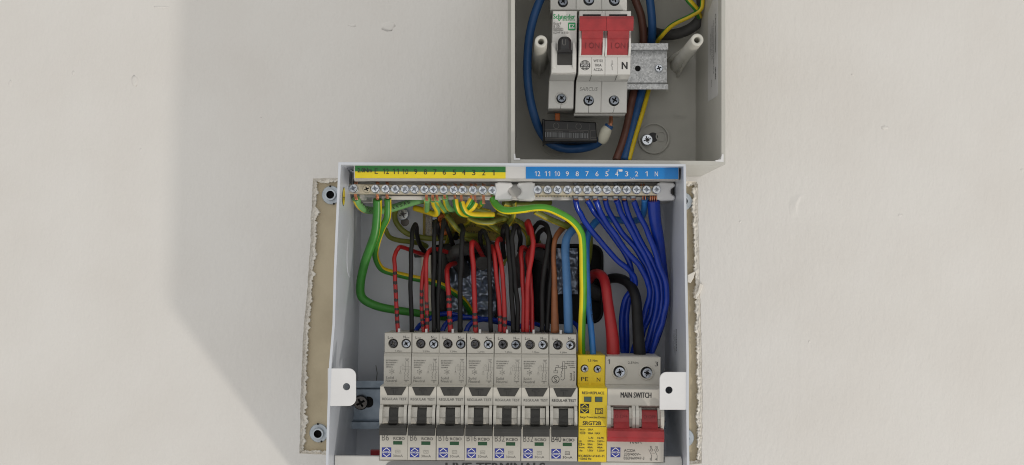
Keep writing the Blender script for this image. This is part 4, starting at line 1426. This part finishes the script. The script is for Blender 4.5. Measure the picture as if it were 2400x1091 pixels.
m = MB()
prism(m, [(817, 431.6), (1168, 437), (1168, 458.4), (817, 455)], BZ, BZ - 7.5, .35)
m.build('bar', ['brass'], eb_)
m = MB()
prism(m, [(1247, 436), (1549, 436), (1549, 459), (1247, 458.4)], BZ, BZ - 7.5, .35)
m.build('bar', ['brass'], nb_)
ESX = [829, 880, 904, 926.6, 949.4, 971.6, 995, 1016.4, 1040, 1063.4, 1085, 1108.4, 1131, 1154]
for i, x in enumerate(ESX):
    s = MB()
    y = 442.4 + (x - 829) * .0142
    lathe(s, x + 1.5, y + .8, BZ + 1.2, [(10.2, -3), (10.2, .8), (9.6, 1.2)], 18, 0)
    screw(s, x, y, BZ + 2.4, 10.2, 2.6, 'star', .4 + i * 1.3, 0, 1, 1.5)
    line(s, [(x - 9 * math.cos(i * 1.3), y - 9 * math.sin(i * 1.3)), (x - 3 * math.cos(i * 1.3), y - 3 * math.sin(i * 1.3))], .9, BZ + 5.04, mi=1)
    s.build('screw', ['zinc', 'zincd'], eb_)
s = MB()
screw(s, 860, 443.6, BZ + .6, 9.6, 1.6, 'plus', .35, 0, 1)
tag(s.build('screw', ['brass', 'void'], eb_), 'brown fixing screw with a plain cross')
for i in range(13):
    x = 1260 + i * 23.15
    s = MB()
    screw(s, x, 445.4, BZ + 1.6, 10.2, 2.6, 'star', .2 + i * 1.7, 0, 1, 1.5)
    lathe(s, x + 1.2, 446, BZ + .6, [(10.2, -1), (10.2, .8), (9.6, 1.2)], 18, 0)
    a = i * 1.7 + .4
    line(s, [(x + 4 * math.cos(a), 445.4 + 4 * math.sin(a)), (x + 8.6 * math.cos(a), 445.4 + 8.6 * math.sin(a))], .9, BZ + 4.24, mi=1)
    s.build('screw', ['zinc', 'zincd'], nb_)
m = MB()                                                  # brass pin row under the neutral bar
for i in range(13):
    lathe(m, 1254 + i * 7, 460.6, BZ - 4, [(2.4, 0), (2.4, 1.2), (1.4, 1.6)], 8, 0)
m.build('bar_edge', ['brass'], nb_)

def clip(x0, x1, side, parent):
    y0, y1, r = 427.5, 470.5, 10.5
    yc = (y0 + y1) / 2
    arc = [(math.cos(math.radians(a)), math.sin(math.radians(a))) for a in range(-80, 81, 20)]
    if side == 'R':
        pts = [(x0, y0 + 3), (x0 + 8, y0)] + [(x1 - 4, y0 + 1), (x1, y0 + 6)] + [(x1 - r * 1.0 * c, yc + r * s) for c, s in arc] + [(x1, y1 - 6), (x1 - 4, y1 - 1), (x0 + 8, y1), (x0, y1 - 3)]
    else:
        pts = [(x1, y0 + 3), (x1 - 8, y0), (x0 + 4, y0 + 1), (x0, y0 + 6)] + [(x0 + r * c, yc + r * s) for c, s in arc] + [(x0, y1 - 6), (x0 + 4, y1 - 1), (x1 - 8, y1), (x1, y1 - 3)]
    m = MB()
    prism(m, pts, 77.2, 66, .8)
    return m.build('end_clip', ['tabw'], parent)
clip(1160, 1201.5, 'R', eb_)
clip(1212, 1254, 'L', nb_)
clip(1541, 1582.5, 'R', nb_)

# ------------------------------------------------------------------ wires
def wire(name, label, mats, pts, r, group=None, **kw):
    m = MB()
    tube(m, pts, r, **kw)
    mid = pts[len(pts) // 2]
    return tag(m.top(name, mats, P(*mid)), label, 'wire', group)

def strands(parent, lst, ybar=(433, 456), r=1.5, matn='copper'):
    """bare copper ends: [(x, y_below, lean, has_top)]"""
    m = MB()
    for (x, yb, dx, topy) in lst:
        for k in range(3):
            o = (k - 1) * 2.6
            tube(m, [(x + o + dx, yb, BZ - 3 + (k == 1) * 1.2), (x + o * .8, ybar[1] + 2, BZ - 3), (x + o * .8, ybar[1] - 6, BZ - 3.6)], r, 6, 3)
            if topy:
                tube(m, [(x + o + 1, ybar[0] + 8, BZ - 3.6), (x + o * 1.1 + 1, topy + k * .8, BZ - 3 + k * .4)], r, 6, 2)
    return m.build('copper_strand', [matn], parent)

G = dict(stripe=(1, .42))
GY = ['wgreen', 'wyellow']
EW = 'striped earth wires at the terminal bar'
e = wire('earth_wire', 'thickest green earth cable sweeping down the left and under the breakers', GY,
         [(885, 468, 70), (884.5, 498, 66), (880, 543, 60), (868, 580, 54), (855, 617, 48), (845, 665, 42), (849, 698, 38), (881, 717, 34), (927, 727, 30), (982, 735, 26), (1030, 742, 20), (1060, 748, 8)],
         [10.4] * 5 + [10.2, 10.2, 10, 9.6, 9, 8.6, 8], sub=7, n=20, stripe=(1, .25), phase=-1.35, twist=-2.6)
strands(e, [(884, 469, 1, 426)], r=1.7)
e = wire('earth_wire', 'green and yellow wire looping right from beside the thickest green cable', GY,
         [(909, 466, 70), (908, 508, 64), (896, 534, 58), (884, 568, 48), (880, 600, 40), (893, 629, 34), (919, 640, 30), (960, 650, 26), (993, 657, 24), (1032, 668, 20), (1065, 687, 14), (1087, 706, 8), (1101, 728, 2), (1103, 742, -2)],
         [8.2] * 4 + [7.6] * 10, sub=6, n=24, stripe=(1, .30), phase=-1.9)
strands(e, [(907, 467, 1, 427)], r=1.6)
e = wire('earth_wire', 'pale green and yellow wire curling right from the leftmost terminal', ['wpale', 'wyellow'],
         [(834, 466, 70), (843, 482, 64), (858, 492, 56), (880, 494, 46), (905, 492, 40), (935, 484, 40), (970, 473, 44), (1000, 466, 48), (1030, 462, 50)], 9, n=20, stripe=(1, .36), phase=1.7)
strands(e, [(833, 469, 3, 423)], r=1.7)
m = MB()
for i, s in enumerate('ASSAB'):
    text(m, s, 922 + i * 9, 488 - i * 3.4, 7, 50, 'C', 6, rot=-22, bold=.04)
for i, s in enumerate('RELTO'):
    text(m, s, 848 + i * 5, 476 + i * 5, 5, 70, 'C', 5, rot=40, bold=.04)
m.build('lettering', ['ink'], e)
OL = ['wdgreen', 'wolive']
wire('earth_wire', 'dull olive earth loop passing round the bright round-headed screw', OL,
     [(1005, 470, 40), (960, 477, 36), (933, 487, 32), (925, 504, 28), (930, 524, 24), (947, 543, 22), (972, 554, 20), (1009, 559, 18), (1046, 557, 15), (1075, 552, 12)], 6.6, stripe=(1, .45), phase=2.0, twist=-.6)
wire('earth_wire', 'lowest dull olive earth wire, curving from the thick green cable to the black loop', OL,
     [(903, 538, 34), (913, 556, 28), (935, 564, 24), (960, 567, 20), (985, 571, 14), (1000, 578, 8)], 5.8, stripe=(1, .5), phase=2.4)
st = [('short earth wire stub below screw 8', [(1000.5, 469), (1000.5, 480), (1000, 491), (1003, 497)], 1.9, 'wpale'),
      ('yellow-sided earth wire leaving terminal 7', [(1015, 469), (1018, 480), (1025, 493), (1021, 502), (1000, 496), (972, 488)], 1.2, 'wpale'),
      ('second earth wire under terminal 7, leaning right', [(1025, 468), (1029, 478), (1037, 488), (1046, 500)], 1.3, 'wpale'),
      ('pale green earth wire under terminal 6', [(1043, 464), (1046, 478), (1053, 489), (1062, 492)], 1.6, 'wpale'),
      ('dark green and yellow hooked earth wire under terminal 5', [(1067, 468), (1069, 482), (1074, 495), (1083, 502), (1094, 504)], -1.5, 'wgreen'),
      ('hooked earth wire under terminal 4 running right as a yellow band', [(1082, 474), (1086, 488), (1093, 498), (1106, 503), (1130, 504), (1156, 504)], -1.5, 'wgreen'),
      ('yellow earth wire leaning left under terminal 3', [(1105, 468), (1100, 477), (1094, 486), (1086, 494)], 1.5, 'wgreen'),
      ('green banded earth wire crossing under terminal 3', [(1114, 476), (1109, 485), (1101, 491), (1090, 492)], -1.6, 'wgreen'),
      ('short yellow earth wire end under terminal 2', [(1130, 476), (1127, 481), (1119, 485), (1108, 486)], .6, 'wgreen')]
for i, (lb, pts, ph, base) in enumerate(st):
    n_ = len(pts)
    zz = [71 - 2 * (i % 2)] + [68 - 34 * (j / (n_ - 1)) for j in range(1, n_)]
    if i in (4, 5, 6, 7):
        zz = [72] + [73 - (7 if i > 5 else 16) * (j / (n_ - 1)) ** 2 for j in range(1, n_)]
    e = wire('earth_wire', lb, [base, 'wyellow'], [(x, y, z) for (x, y), z in zip(pts, zz)], 7.2 if i < 8 else 6, EW, stripe=(1, .5), phase=ph, n=16)
    x, y = pts[0]
    strands(e, [(x - 1 if i != 8 else x + 3, y + 3, 1, 430)], ybar=(438, 458), r=1.2)
e = wire('earth_wire', 'bright green and yellow wire snaking over the black loops to the yellow device', ['wbgreen', 'lyellow'],
         [(1155, 466, 72), (1165, 483, 76), (1185, 494, 80), (1220, 492, 82), (1255, 487.5, 84), (1282, 488.5, 85), (1309, 499, 85), (1338, 516, 84), (1357, 538, 82), (1365, 565, 80), (1366.5, 640, 76), (1367, 690, 72), (1364.5, 750, 67), (1363, 800, 63), (1364, 834, 58)],
         8.6, sub=7, n=24, stripe=(1, .38), phase=2.55, twist=-.6)
strands(e, [(1153, 467, 2, 433)], ybar=(438, 458), r=1.4)
m = MB()
text(m, 'H07V-K 6mm', 1256, 495.5, 2.4, 87.3, 'C', 34, bold=.02)
m.build('lettering', ['ink'], e)
OG = 'dull green-yellow wires tangled behind the earth bar'
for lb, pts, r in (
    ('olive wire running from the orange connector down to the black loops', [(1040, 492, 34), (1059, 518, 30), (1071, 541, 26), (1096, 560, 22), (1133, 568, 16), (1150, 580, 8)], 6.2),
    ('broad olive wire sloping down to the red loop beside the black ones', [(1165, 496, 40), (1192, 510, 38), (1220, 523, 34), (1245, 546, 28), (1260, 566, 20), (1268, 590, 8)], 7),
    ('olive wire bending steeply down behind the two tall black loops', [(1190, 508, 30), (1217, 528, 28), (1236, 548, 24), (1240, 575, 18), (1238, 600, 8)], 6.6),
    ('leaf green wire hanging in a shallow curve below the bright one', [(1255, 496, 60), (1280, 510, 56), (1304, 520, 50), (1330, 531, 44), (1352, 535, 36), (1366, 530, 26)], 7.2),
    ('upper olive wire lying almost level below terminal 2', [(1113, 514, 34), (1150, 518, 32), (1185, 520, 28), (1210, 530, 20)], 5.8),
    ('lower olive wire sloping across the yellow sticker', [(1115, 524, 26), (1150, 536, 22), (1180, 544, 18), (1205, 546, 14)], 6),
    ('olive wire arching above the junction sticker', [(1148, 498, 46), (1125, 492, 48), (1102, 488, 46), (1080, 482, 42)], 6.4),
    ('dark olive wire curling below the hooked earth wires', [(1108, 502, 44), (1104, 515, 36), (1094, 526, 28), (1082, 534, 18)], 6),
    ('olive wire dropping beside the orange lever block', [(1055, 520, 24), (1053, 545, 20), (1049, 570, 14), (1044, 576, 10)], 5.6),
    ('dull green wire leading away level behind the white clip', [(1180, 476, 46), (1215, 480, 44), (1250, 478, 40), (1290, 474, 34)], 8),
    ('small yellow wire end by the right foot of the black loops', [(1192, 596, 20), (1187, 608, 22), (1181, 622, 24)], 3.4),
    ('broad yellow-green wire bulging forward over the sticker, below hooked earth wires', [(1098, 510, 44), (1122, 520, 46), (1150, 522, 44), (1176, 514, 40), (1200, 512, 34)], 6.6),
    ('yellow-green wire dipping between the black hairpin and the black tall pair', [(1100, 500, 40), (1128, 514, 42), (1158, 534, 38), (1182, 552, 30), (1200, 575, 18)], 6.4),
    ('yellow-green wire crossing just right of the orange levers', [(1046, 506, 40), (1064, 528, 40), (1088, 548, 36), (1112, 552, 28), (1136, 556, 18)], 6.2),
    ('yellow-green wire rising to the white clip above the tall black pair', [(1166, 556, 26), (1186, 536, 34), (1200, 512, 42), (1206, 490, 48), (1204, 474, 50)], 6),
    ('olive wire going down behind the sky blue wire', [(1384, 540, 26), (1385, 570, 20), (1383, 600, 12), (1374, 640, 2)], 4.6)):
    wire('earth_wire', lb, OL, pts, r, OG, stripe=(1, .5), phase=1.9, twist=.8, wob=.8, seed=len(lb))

BG = 'black wires rising from the breakers'
blk = [
    ('leftmost thin black wire looping over beside the olive earth loop', [(965, 779, 58), (963.5, 692, 56), (963, 610, 52), (966, 556, 48), (969, 533, 44), (975, 526.5, 40), (977.5, 540, 36), (979, 560, 30), (985, 576, 22), (995, 590, 12)], 5.2),
    ('black wire standing in front of the clear connector, left of a pair', [(1017, 779, 59), (1014.5, 692, 57), (1017, 610, 53), (1018.5, 545, 50), (1021, 519, 46), (1025.5, 530, 40), (1029, 548, 34), (1033, 566, 26), (1038, 580, 16)], 5),
    ('black wire crossing the orange levers, right of a pair', [(1027.5, 779, 57), (1027, 692, 55), (1032, 610, 52), (1036, 545, 50), (1039.5, 516.5, 46), (1046, 530, 40), (1053, 552, 32), (1062, 574, 20)], 5),
    ('thick black wire rising between two striped red ones', [(1078.5, 779, 58), (1077.5, 692, 56), (1080.5, 610, 53), (1083, 560, 50), (1085, 538, 46), (1080, 530, 38), (1074, 540, 28), (1068, 560, 20)], 6),
    ('black wire with a tight hairpin top left of the tall pair', [(1151, 779, 58), (1148, 665, 56), (1147, 610, 53), (1144, 569, 50), (1138, 548, 47), (1131, 541, 44), (1125.5, 550, 40), (1127, 572, 34), (1134, 590, 26), (1140, 605, 16)], 5.2),
    ('black wire on the left of the tall pair of loops', [(1203, 779, 58), (1199, 687, 56), (1194.5, 609, 53), (1190, 552, 50), (1185, 529, 46), (1179, 545, 40), (1178, 575, 32), (1182, 605, 22)], 5.6),
    ('black wire on the right of the tall pair of loops', [(1213, 779, 57), (1213.5, 718, 56), (1207, 656, 55), (1202.5, 593, 53), (1202, 548, 51), (1207, 529.5, 47), (1215, 536, 42), (1219, 560, 36), (1217, 590, 26)], 5.6),
    ('black wire in a wide arch beside the bent red wire', [(1270, 779, 58), (1271.5, 687, 57), (1277, 625, 55), (1285, 575, 52), (1287, 548, 49), (1279, 528, 45), (1266, 522, 40), (1254, 531, 34), (1247, 552, 24)], 5.6),
    ('inner black wire under the wide arch, left of the brown wire', [(1282, 779, 57), (1287, 687, 55), (1292.5, 625, 52), (1292, 580, 48), (1286, 550, 44), (1276, 538, 40), (1264, 546, 34), (1257, 566, 24)], 5.6)]
for i, (lb, pts, r) in enumerate(blk):
    wire('black_wire', lb, ['wblack'], pts, r, BG, sub=7, wob=.7, seed=i)

RG = 'red wires rising from the breakers'
def bands(*ys):
    return [(y - 4.2, y + 4.2, 1) for y in ys]
reds = [
    ('leftmost red wire, ringed with black marks from its bend down', [(933, 779, 58), (928.5, 706, 55), (925, 637, 52), (924.5, 603, 48), (929, 590, 45), (938, 579.5, 42), (957, 585, 34), (982, 594, 22), (996, 600, 12)], 5, bands(642, 664, 683, 704, 726, 740, 756)),
    ('red wire with black marks, left of a twisted pair', [(992.5, 779, 57), (988, 706, 55), (989, 665, 54), (994, 625, 51), (1003, 594, 46), (1018, 582, 38)], 4.8, bands(684, 699, 716, 733, 750, 763)),
    ('red wire marked black low down, right of a twisted pair', [(1001.5, 779, 59), (1000, 700, 57), (998, 640, 54), (1001, 602, 51), (1011, 585, 46), (1030, 586, 36), (1055, 594, 24), (1072, 602, 12)], 5, bands(712, 726, 742, 758)),
    ('short red wire with five black rings emerging from the grey sheath', [(1055.5, 779, 58), (1051, 706, 55), (1048.5, 650, 50), (1048, 632, 46), (1054, 622, 38), (1066, 618, 24)], 6, bands(697, 710, 726, 745, 759)),
    ('red wire bent right at a smooth top, black marks near its foot', [(1114.5, 779, 58), (1113, 706, 55), (1109, 624, 51), (1105.5, 578, 48), (1108, 568, 45), (1116, 574, 38), (1128, 595, 26), (1140, 612, 12)], 6, bands(738, 751, 765)),
    ('left red wire of a close pair with slanting marks at the foot', [(1172, 779, 57), (1168.5, 692, 55), (1160, 615, 52), (1156, 586, 47), (1154, 578, 38), (1152, 590, 22)], 5.4, bands(744, 757)),
    ('right red wire of a close pair, hooking over at the top', [(1184, 779, 58), (1181, 700, 56), (1175.5, 624, 53), (1167, 585, 49), (1166, 566, 46), (1172, 560, 40), (1180, 570, 28)], 5.4, bands(748, 763)),
    ('tall bent red wire in front, reaching up to the olive wires', [(1235, 779, 59), (1236, 687, 58), (1243, 620, 56), (1249, 575, 54), (1246.5, 545, 51), (1239, 520, 47), (1235, 527, 40), (1240, 548, 30)], 5.8, None),
    ('red wire partly behind the tall bent red one, to its right', [(1246.5, 779, 56), (1247, 700, 53), (1242, 640, 49), (1236, 605, 44), (1246, 580, 34), (1262, 575, 24), (1276, 578, 12)], 5.2, None),
    ('red wire left of the tall bent one, with a rounded top', [(1227, 779, 57), (1227, 700, 55), (1222.5, 625, 51), (1221, 592, 47), (1226, 580, 42), (1234, 586, 32)], 5.4, None)]
for i, (lb, pts, r, bd) in enumerate(reds):
    wire('red_wire', lb, ['wred', 'ink'], pts, r, RG, sub=32 if bd else 7, bands=bd, wob=.55, seed=30 + i)

wire('brown_wire', 'copper-brown wire beside the pale blue one, widening at its foot', ['wbrown'],
     [(1301, 780, 58), (1300, 730, 58), (1299.5, 660, 56), (1297.5, 600, 54), (1300, 566, 52), (1308, 548, 48), (1322, 532, 40), (1338, 516, 28)], [10, 8.4, 6.6, 5.6, 6, 7, 7.4, 7.4], sub=7)
wire('blue_wire', 'broad pale blue wire entering the last grey breaker', ['wpblue'],
     [(1332.5, 781, 60), (1330.5, 700, 60), (1327, 630, 58), (1325, 590, 56), (1328, 560, 53), (1341, 541, 48), (1358, 535, 36), (1374, 540, 24)], [10.4, 10.4, 9.6, 9.6, 9.6, 9.4, 9, 9], sub=8, n=16)
e = wire('blue_wire', 'sky blue wire from the yellow device up behind to neutral terminal 1', ['wsky'],
         [(1390, 832, 60), (1386, 780, 58), (1380, 718, 54), (1376.5, 640, 48), (1375.5, 590, 44), (1378, 556, 40), (1390, 528, 37), (1408, 515, 35), (1440, 515, 34), (1475, 519, 36), (1497, 515, 46), (1508, 500, 58), (1511, 467, 70)],
         [7.6, 7.6, 7, 6.6, 6.6, 7.2, 8.4, 8.4, 8, 8, 8, 8, 7.4], sub=8, n=14)
m = MB()
for k in range(2):
    tube(m, [(1507 + k * 6, 469, BZ - 3), (1507 + k * 6, 452, BZ - 3.4)], 2, 6, 2)
    tube(m, [(1503 + k * 6, 446, BZ - 3.4), (1503 + k * 6, 431, BZ - 3.2)], 2, 6, 2)
m.build('copper_strand', ['copper'], e)
m = MB()
text(m, 'PROTEC BS6004', 1386.6, 734, 3, 58.4, 'C', 44, rot=80, bold=.02)
m.build('lettering', ['ink'], e)

NG = 'royal blue neutral wires fanning from the blue-labelled bar'
nw = [
    ('8, the leftmost of the fan', [(1349.5, 469), (1356, 494), (1373, 525), (1403, 560), (1440, 603), (1467, 627), (1484, 645), (1488, 668), (1474, 690), (1461, 715), (1456, 760), (1462, 830)]),
    ('7, second from the left of the fan', [(1375.5, 470), (1390, 494), (1412, 520), (1447, 568), (1470, 605), (1482, 640), (1484, 668), (1476, 700), (1469, 750), (1468, 830)]),
    ('6, third from the left of the fan', [(1395.5, 470), (1410, 504), (1440, 550), (1477, 598), (1505, 633), (1519, 662), (1521, 690), (1512, 735), (1496, 780), (1482, 830)]),
    ('5, the middle of the fan', [(1418.5, 469), (1428, 500), (1457, 543), (1489, 583), (1512, 620), (1526, 655), (1531, 690), (1526, 730), (1508, 775), (1494, 830)]),
    ('4, third from the right of the fan', [(1443.6, 470), (1457, 500), (1482, 549), (1509, 595), (1529, 640), (1540, 680), (1540, 715), (1528, 760), (1512, 830)]),
    ('3, second from the right of the fan', [(1463.5, 470), (1476, 510), (1502, 568), (1526, 608), (1544, 645), (1552, 680), (1548, 728), (1534, 775), (1520, 830)]),
    ('2, the rightmost of the fan', [(1485, 472), (1500, 508), (1521, 550), (1543, 615), (1560, 665), (1562, 705), (1554, 750), (1540, 788), (1526, 832)])]
for i, (lb, pts) in enumerate(nw):
    n_ = len(pts)
    pz = [(x, y, 71 - (34 - 2.2 * i) * (j / (n_ - 1)) ** .8 - (i % 2) * 3) for j, (x, y) in enumerate(pts)]
    e = wire('neutral_wire', 'royal blue wire under neutral terminal ' + lb, ['wblue'], pz, [6.8] + [6.6] * (n_ - 1), NG, sub=7, n=14, wob=.8, seed=70 + i)
    m = MB()
    x = pts[0][0]
    prism(m, rrect(x - 6, 429.6, x + 4.4, 434, 1.6), BZ - 2, BZ - 6, .8)
    prism(m, rrect(x - 6.8, 458.6, x + 6.4, 466.5, 2), BZ - 1, BZ - 6, .6)
    tag(m.build('ferrule', ['zincd'], e))
    m = MB()
    prism(m, rrect(x - 4.6, 465, x + 5, 469.6, 1.6), BZ - 1.4, BZ - 5, .5)
    m.build('copper_strand', ['copper'], e)
e = wire('neutral_cable', 'thickest dark blue cable at the right edge under terminal N', ['wblue'],
         [(1532, 470, 71), (1535, 515, 66), (1543, 560, 58), (1550, 610, 50), (1556, 660, 44), (1558, 700, 40), (1551, 750, 38), (1535, 800, 36), (1520, 835, 34)], [15, 14.4, 13.6, 12, 11.4, 11, 10.6, 10, 10], sub=8, n=18)
m = MB()
for k in range(4):
    tube(m, [(1524 + k * 5, 472, BZ - 2), (1526 + k * 4, 452, BZ - 3.4)], 2.2, 6, 2)
m.build('copper_strand', ['copper'], e)
LG = 'royal blue link wires just above the grey breakers'
for i, (lb, pts) in enumerate((
    ('left end of the low royal blue wires, between black and red', [(974, 778, 40), (982, 765, 36), (1000, 752, 32), (1024, 739, 28), (1050, 736, 24), (1078, 740, 22), (1100, 745, 18)]),
    ('low royal blue wire arching behind the ringed short red wire', [(1036, 779, 40), (1043, 763, 38), (1058, 751, 34), (1081, 744.5, 30), (1110, 745, 28), (1150, 752, 24), (1176, 758, 18)]),
    ('low royal blue wire arching to the right behind the red pair', [(1092, 779, 40), (1099, 764, 38), (1114, 753, 35), (1140, 748.5, 31), (1170, 753, 28), (1200, 760, 24), (1220, 766, 18)]),
    ('low royal blue wire seen between the two tall black legs and the reds', [(1213, 770, 38), (1226, 762, 36), (1244, 758, 32), (1262, 762, 28), (1280, 772, 24)]),
    ('low royal blue wire end between pale blue and striped wires', [(1344, 756, 30), (1352, 764, 34), (1358, 778, 38), (1362, 800, 40)]))):
    wire('link_wire', lb, ['wblue'], pts, 5.8 if i < 3 else 5, LG, sub=6)

wire('main_cable', 'thick red cable arching into the main switch', ['wred'],
     [(1437, 838, 60), (1436, 800, 60), (1431, 755, 59), (1424, 705, 57), (1420, 672, 53), (1413, 650, 46), (1400, 642, 36), (1388, 646, 24), (1378, 662, 8), (1372, 680, -4)], [15.6, 15, 13.4, 12.2, 11.8, 11.6, 11.4, 11, 11, 11], sub=8, n=18)
wire('main_cable', 'thick black cable arching into the main switch', ['wblack'],
     [(1500, 838, 60), (1497, 800, 60), (1494, 750, 58), (1491, 705, 55), (1484, 680, 50), (1470, 662, 42), (1450, 653, 32), (1430, 654, 20), (1412, 664, 6), (1400, 680, -4)], [14.4, 14, 13, 12.4, 12, 11.8, 11.6, 11.4, 11, 11], sub=8, n=18)

# sheathed cables and junction bits behind the wires
wire('grey_sheath', 'dark grey cable sheath end pointing out at the middle of the tangle', ['sheath', 'void'], [(1112, 606, -4), (1122, 612, 10), (1131, 618, 24)], [18, 17.5, 16.5], n=18)
wire('grey_sheath', 'wrinkled dark sheath bunched above the left opening', ['sheath'], [(1090, 640, -4), (1070, 612, 12), (1058, 600, 22), (1072, 588, 28), (1098, 584, 22)], [16, 17, 14, 15, 15], n=16, wob=1.6, seed=3)
wire('grey_sheath', 'dark cable sheath lying level above the left opening', ['sheath'], [(1030, 600, -2), (1060, 592, 10), (1100, 580, 14), (1150, 580, 8), (1180, 592, 0)], [13, 14, 15, 15, 13], n=16, wob=1.0, seed=6)
wire('grey_sheath', 'split grey sheath end where the leftmost red and black wires come out', ['sheath'], [(1006, 594, 4), (992, 596, 10), (973, 598, 14)], [9, 8, 6.4], n=14)
wire('grey_sheath', 'dark sheath standing behind the black arch and the reds', ['sheath'], [(1210, 690, -4), (1216, 650, 10), (1222, 610, 22), (1240, 590, 24), (1268, 600, 14), (1284, 640, 0)], [15, 16, 16, 15, 15, 14], n=16, wob=1.0, seed=9)
wire('grey_sheath', 'black sheath dropping down inside the right opening', ['rubber'], [(1262, 590, 10), (1268, 640, 6), (1268, 700, 2), (1264, 750, -4)], [17, 19, 19, 18], n=16)
wire('grey_sheath', 'torn dark sheath of the main cables in the right opening', ['sheath'], [(1412, 690, -4), (1396, 686, 4), (1382, 676, 10), (1374, 664, 14)], [22, 18, 15, 12], n=16, wob=1.5, seed=12)
wire('grey_sheath', 'short upright grey sheath left of the short ringed red wire', ['sheath'], [(1049, 578, 18), (1040, 600, 12), (1034, 650, 4), (1034, 730, -2)], [11, 12, 12, 12], n=14, wob=.8, seed=14)
m = MB()
prism(m, [(986, 598), (1010, 598), (1012, 745), (990, 745)], 12, 8.3, .5)
tag(m.top('trunking_strip', ['cream'], P(1000, 670, 9)), 'upright cream strip behind the twisted red pair', 'strip')
st_ = thing('junction_sticker', 'olive yellow printed sticker behind the tangled wires', 'sticker', P(1090, 535, 9))
m = MB()
prism(m, [(991, 499), (1180, 497), (1182, 566), (991, 556)], 9.2, 8.2, 0)
m.build('sheet', ['olive'], st_)
m = MB()
text(m, 'REGULATIONS GREECE UP', 1120, 530, 6, 9.4, 'C', 120)
text(m, 'JUNCTION LIVE (1)', 1120, 544, 6, 9.4, 'C', 92)
m.build('lettering', ['ink'], st_)
m = MB()
prism(m, rect(997, 501, 1013, 553), 20, 9.3, .6)
cn = tag(m.top('lever_connector', ['clear'], P(1020, 527, 14)), 'clear connector block with orange levers on the olive sticker', 'connector')
m = MB()
for i in range(3):
    prism(m, rect(1011, 504 + i * 16, 1026, 517 + i * 16), 18, 10, .6, i % 2)
m.build('contact', ['zincd', 'void'], cn)
for i in range(3):
    m = MB()
    prism(m, rrect(1026, 502 + i * 17, 1051, 517.4 + i * 17, 2), 22, 10, 1.0)
    m.build('lever', ['orange'], cn)

# upper enclosure wires
wire('blue_wire', 'mid blue wire curving down the left side of the upper enclosure', ['wmid'],
     [(1292, -60, 40), (1276, -20, 46), (1262, 10, 48), (1247, 55, 48), (1238, 110, 46), (1236.5, 183, 44), (1246, 249, 40), (1264, 303, 34), (1290, 336, 30), (1327, 349, 28), (1370, 347, 30), (1398, 337, 36), (1411, 324, 40)], 10, sub=8, n=16)
wire('brown_wire', 'brown wire passing behind the rail in the upper enclosure', ['wumber'],
     [(1476, -50, 20), (1489, 0, 22), (1503, 40, 18), (1508, 95, 10), (1500, 150, 8), (1487, 205, 12), (1471, 290, 24), (1457, 340, 30), (1444, 376, 33)], 9.4, sub=7, n=14)
wire('blue_wire', 'mid blue wire passing straight behind the rail of the upper enclosure', ['wmid'],
     [(1514, -50, 30), (1523, 0, 30), (1528.5, 55, 24), (1527, 100, 11), (1518, 150, 8), (1505, 210, 12), (1485, 293, 24), (1463, 376, 33)], 9.8, sub=7, n=14)
wire('earth_wire', 'green and yellow wire bending across the top right of the upper enclosure', ['wyellow', 'wgreen'],
     [(1648, -40, 44), (1646.5, 0, 44), (1642, 22, 42), (1618, 38, 38), (1578, 58, 32), (1553, 82, 24), (1540, 102, 11), (1532, 150, 8), (1520, 212, 12), (1506, 264, 22), (1488, 325, 30), (1474, 376, 33)], 5.4, sub=7, stripe=(1, .34), phase=1.6, twist=.8)
wire('earth_wire', 'short striped wire end at the top right corner beside the dark loop', ['wyellow', 'wgreen'],
     [(1604, -40, 42), (1610, -6, 44), (1620, 8, 44), (1632, 22, 40), (1640, 40, 30)], 7, sub=6, stripe=(1, .4), phase=1.6)
wire('black_cable', 'thick dark cable looping below the striped wire in the upper enclosure', ['sheath'],
     [(1638, -40, 22), (1645, 10, 24), (1640, 45, 24), (1617, 68, 22), (1580, 81, 16), (1545, 80, 8), (1520, 70, 4)], 12.5, sub=7, n=16)
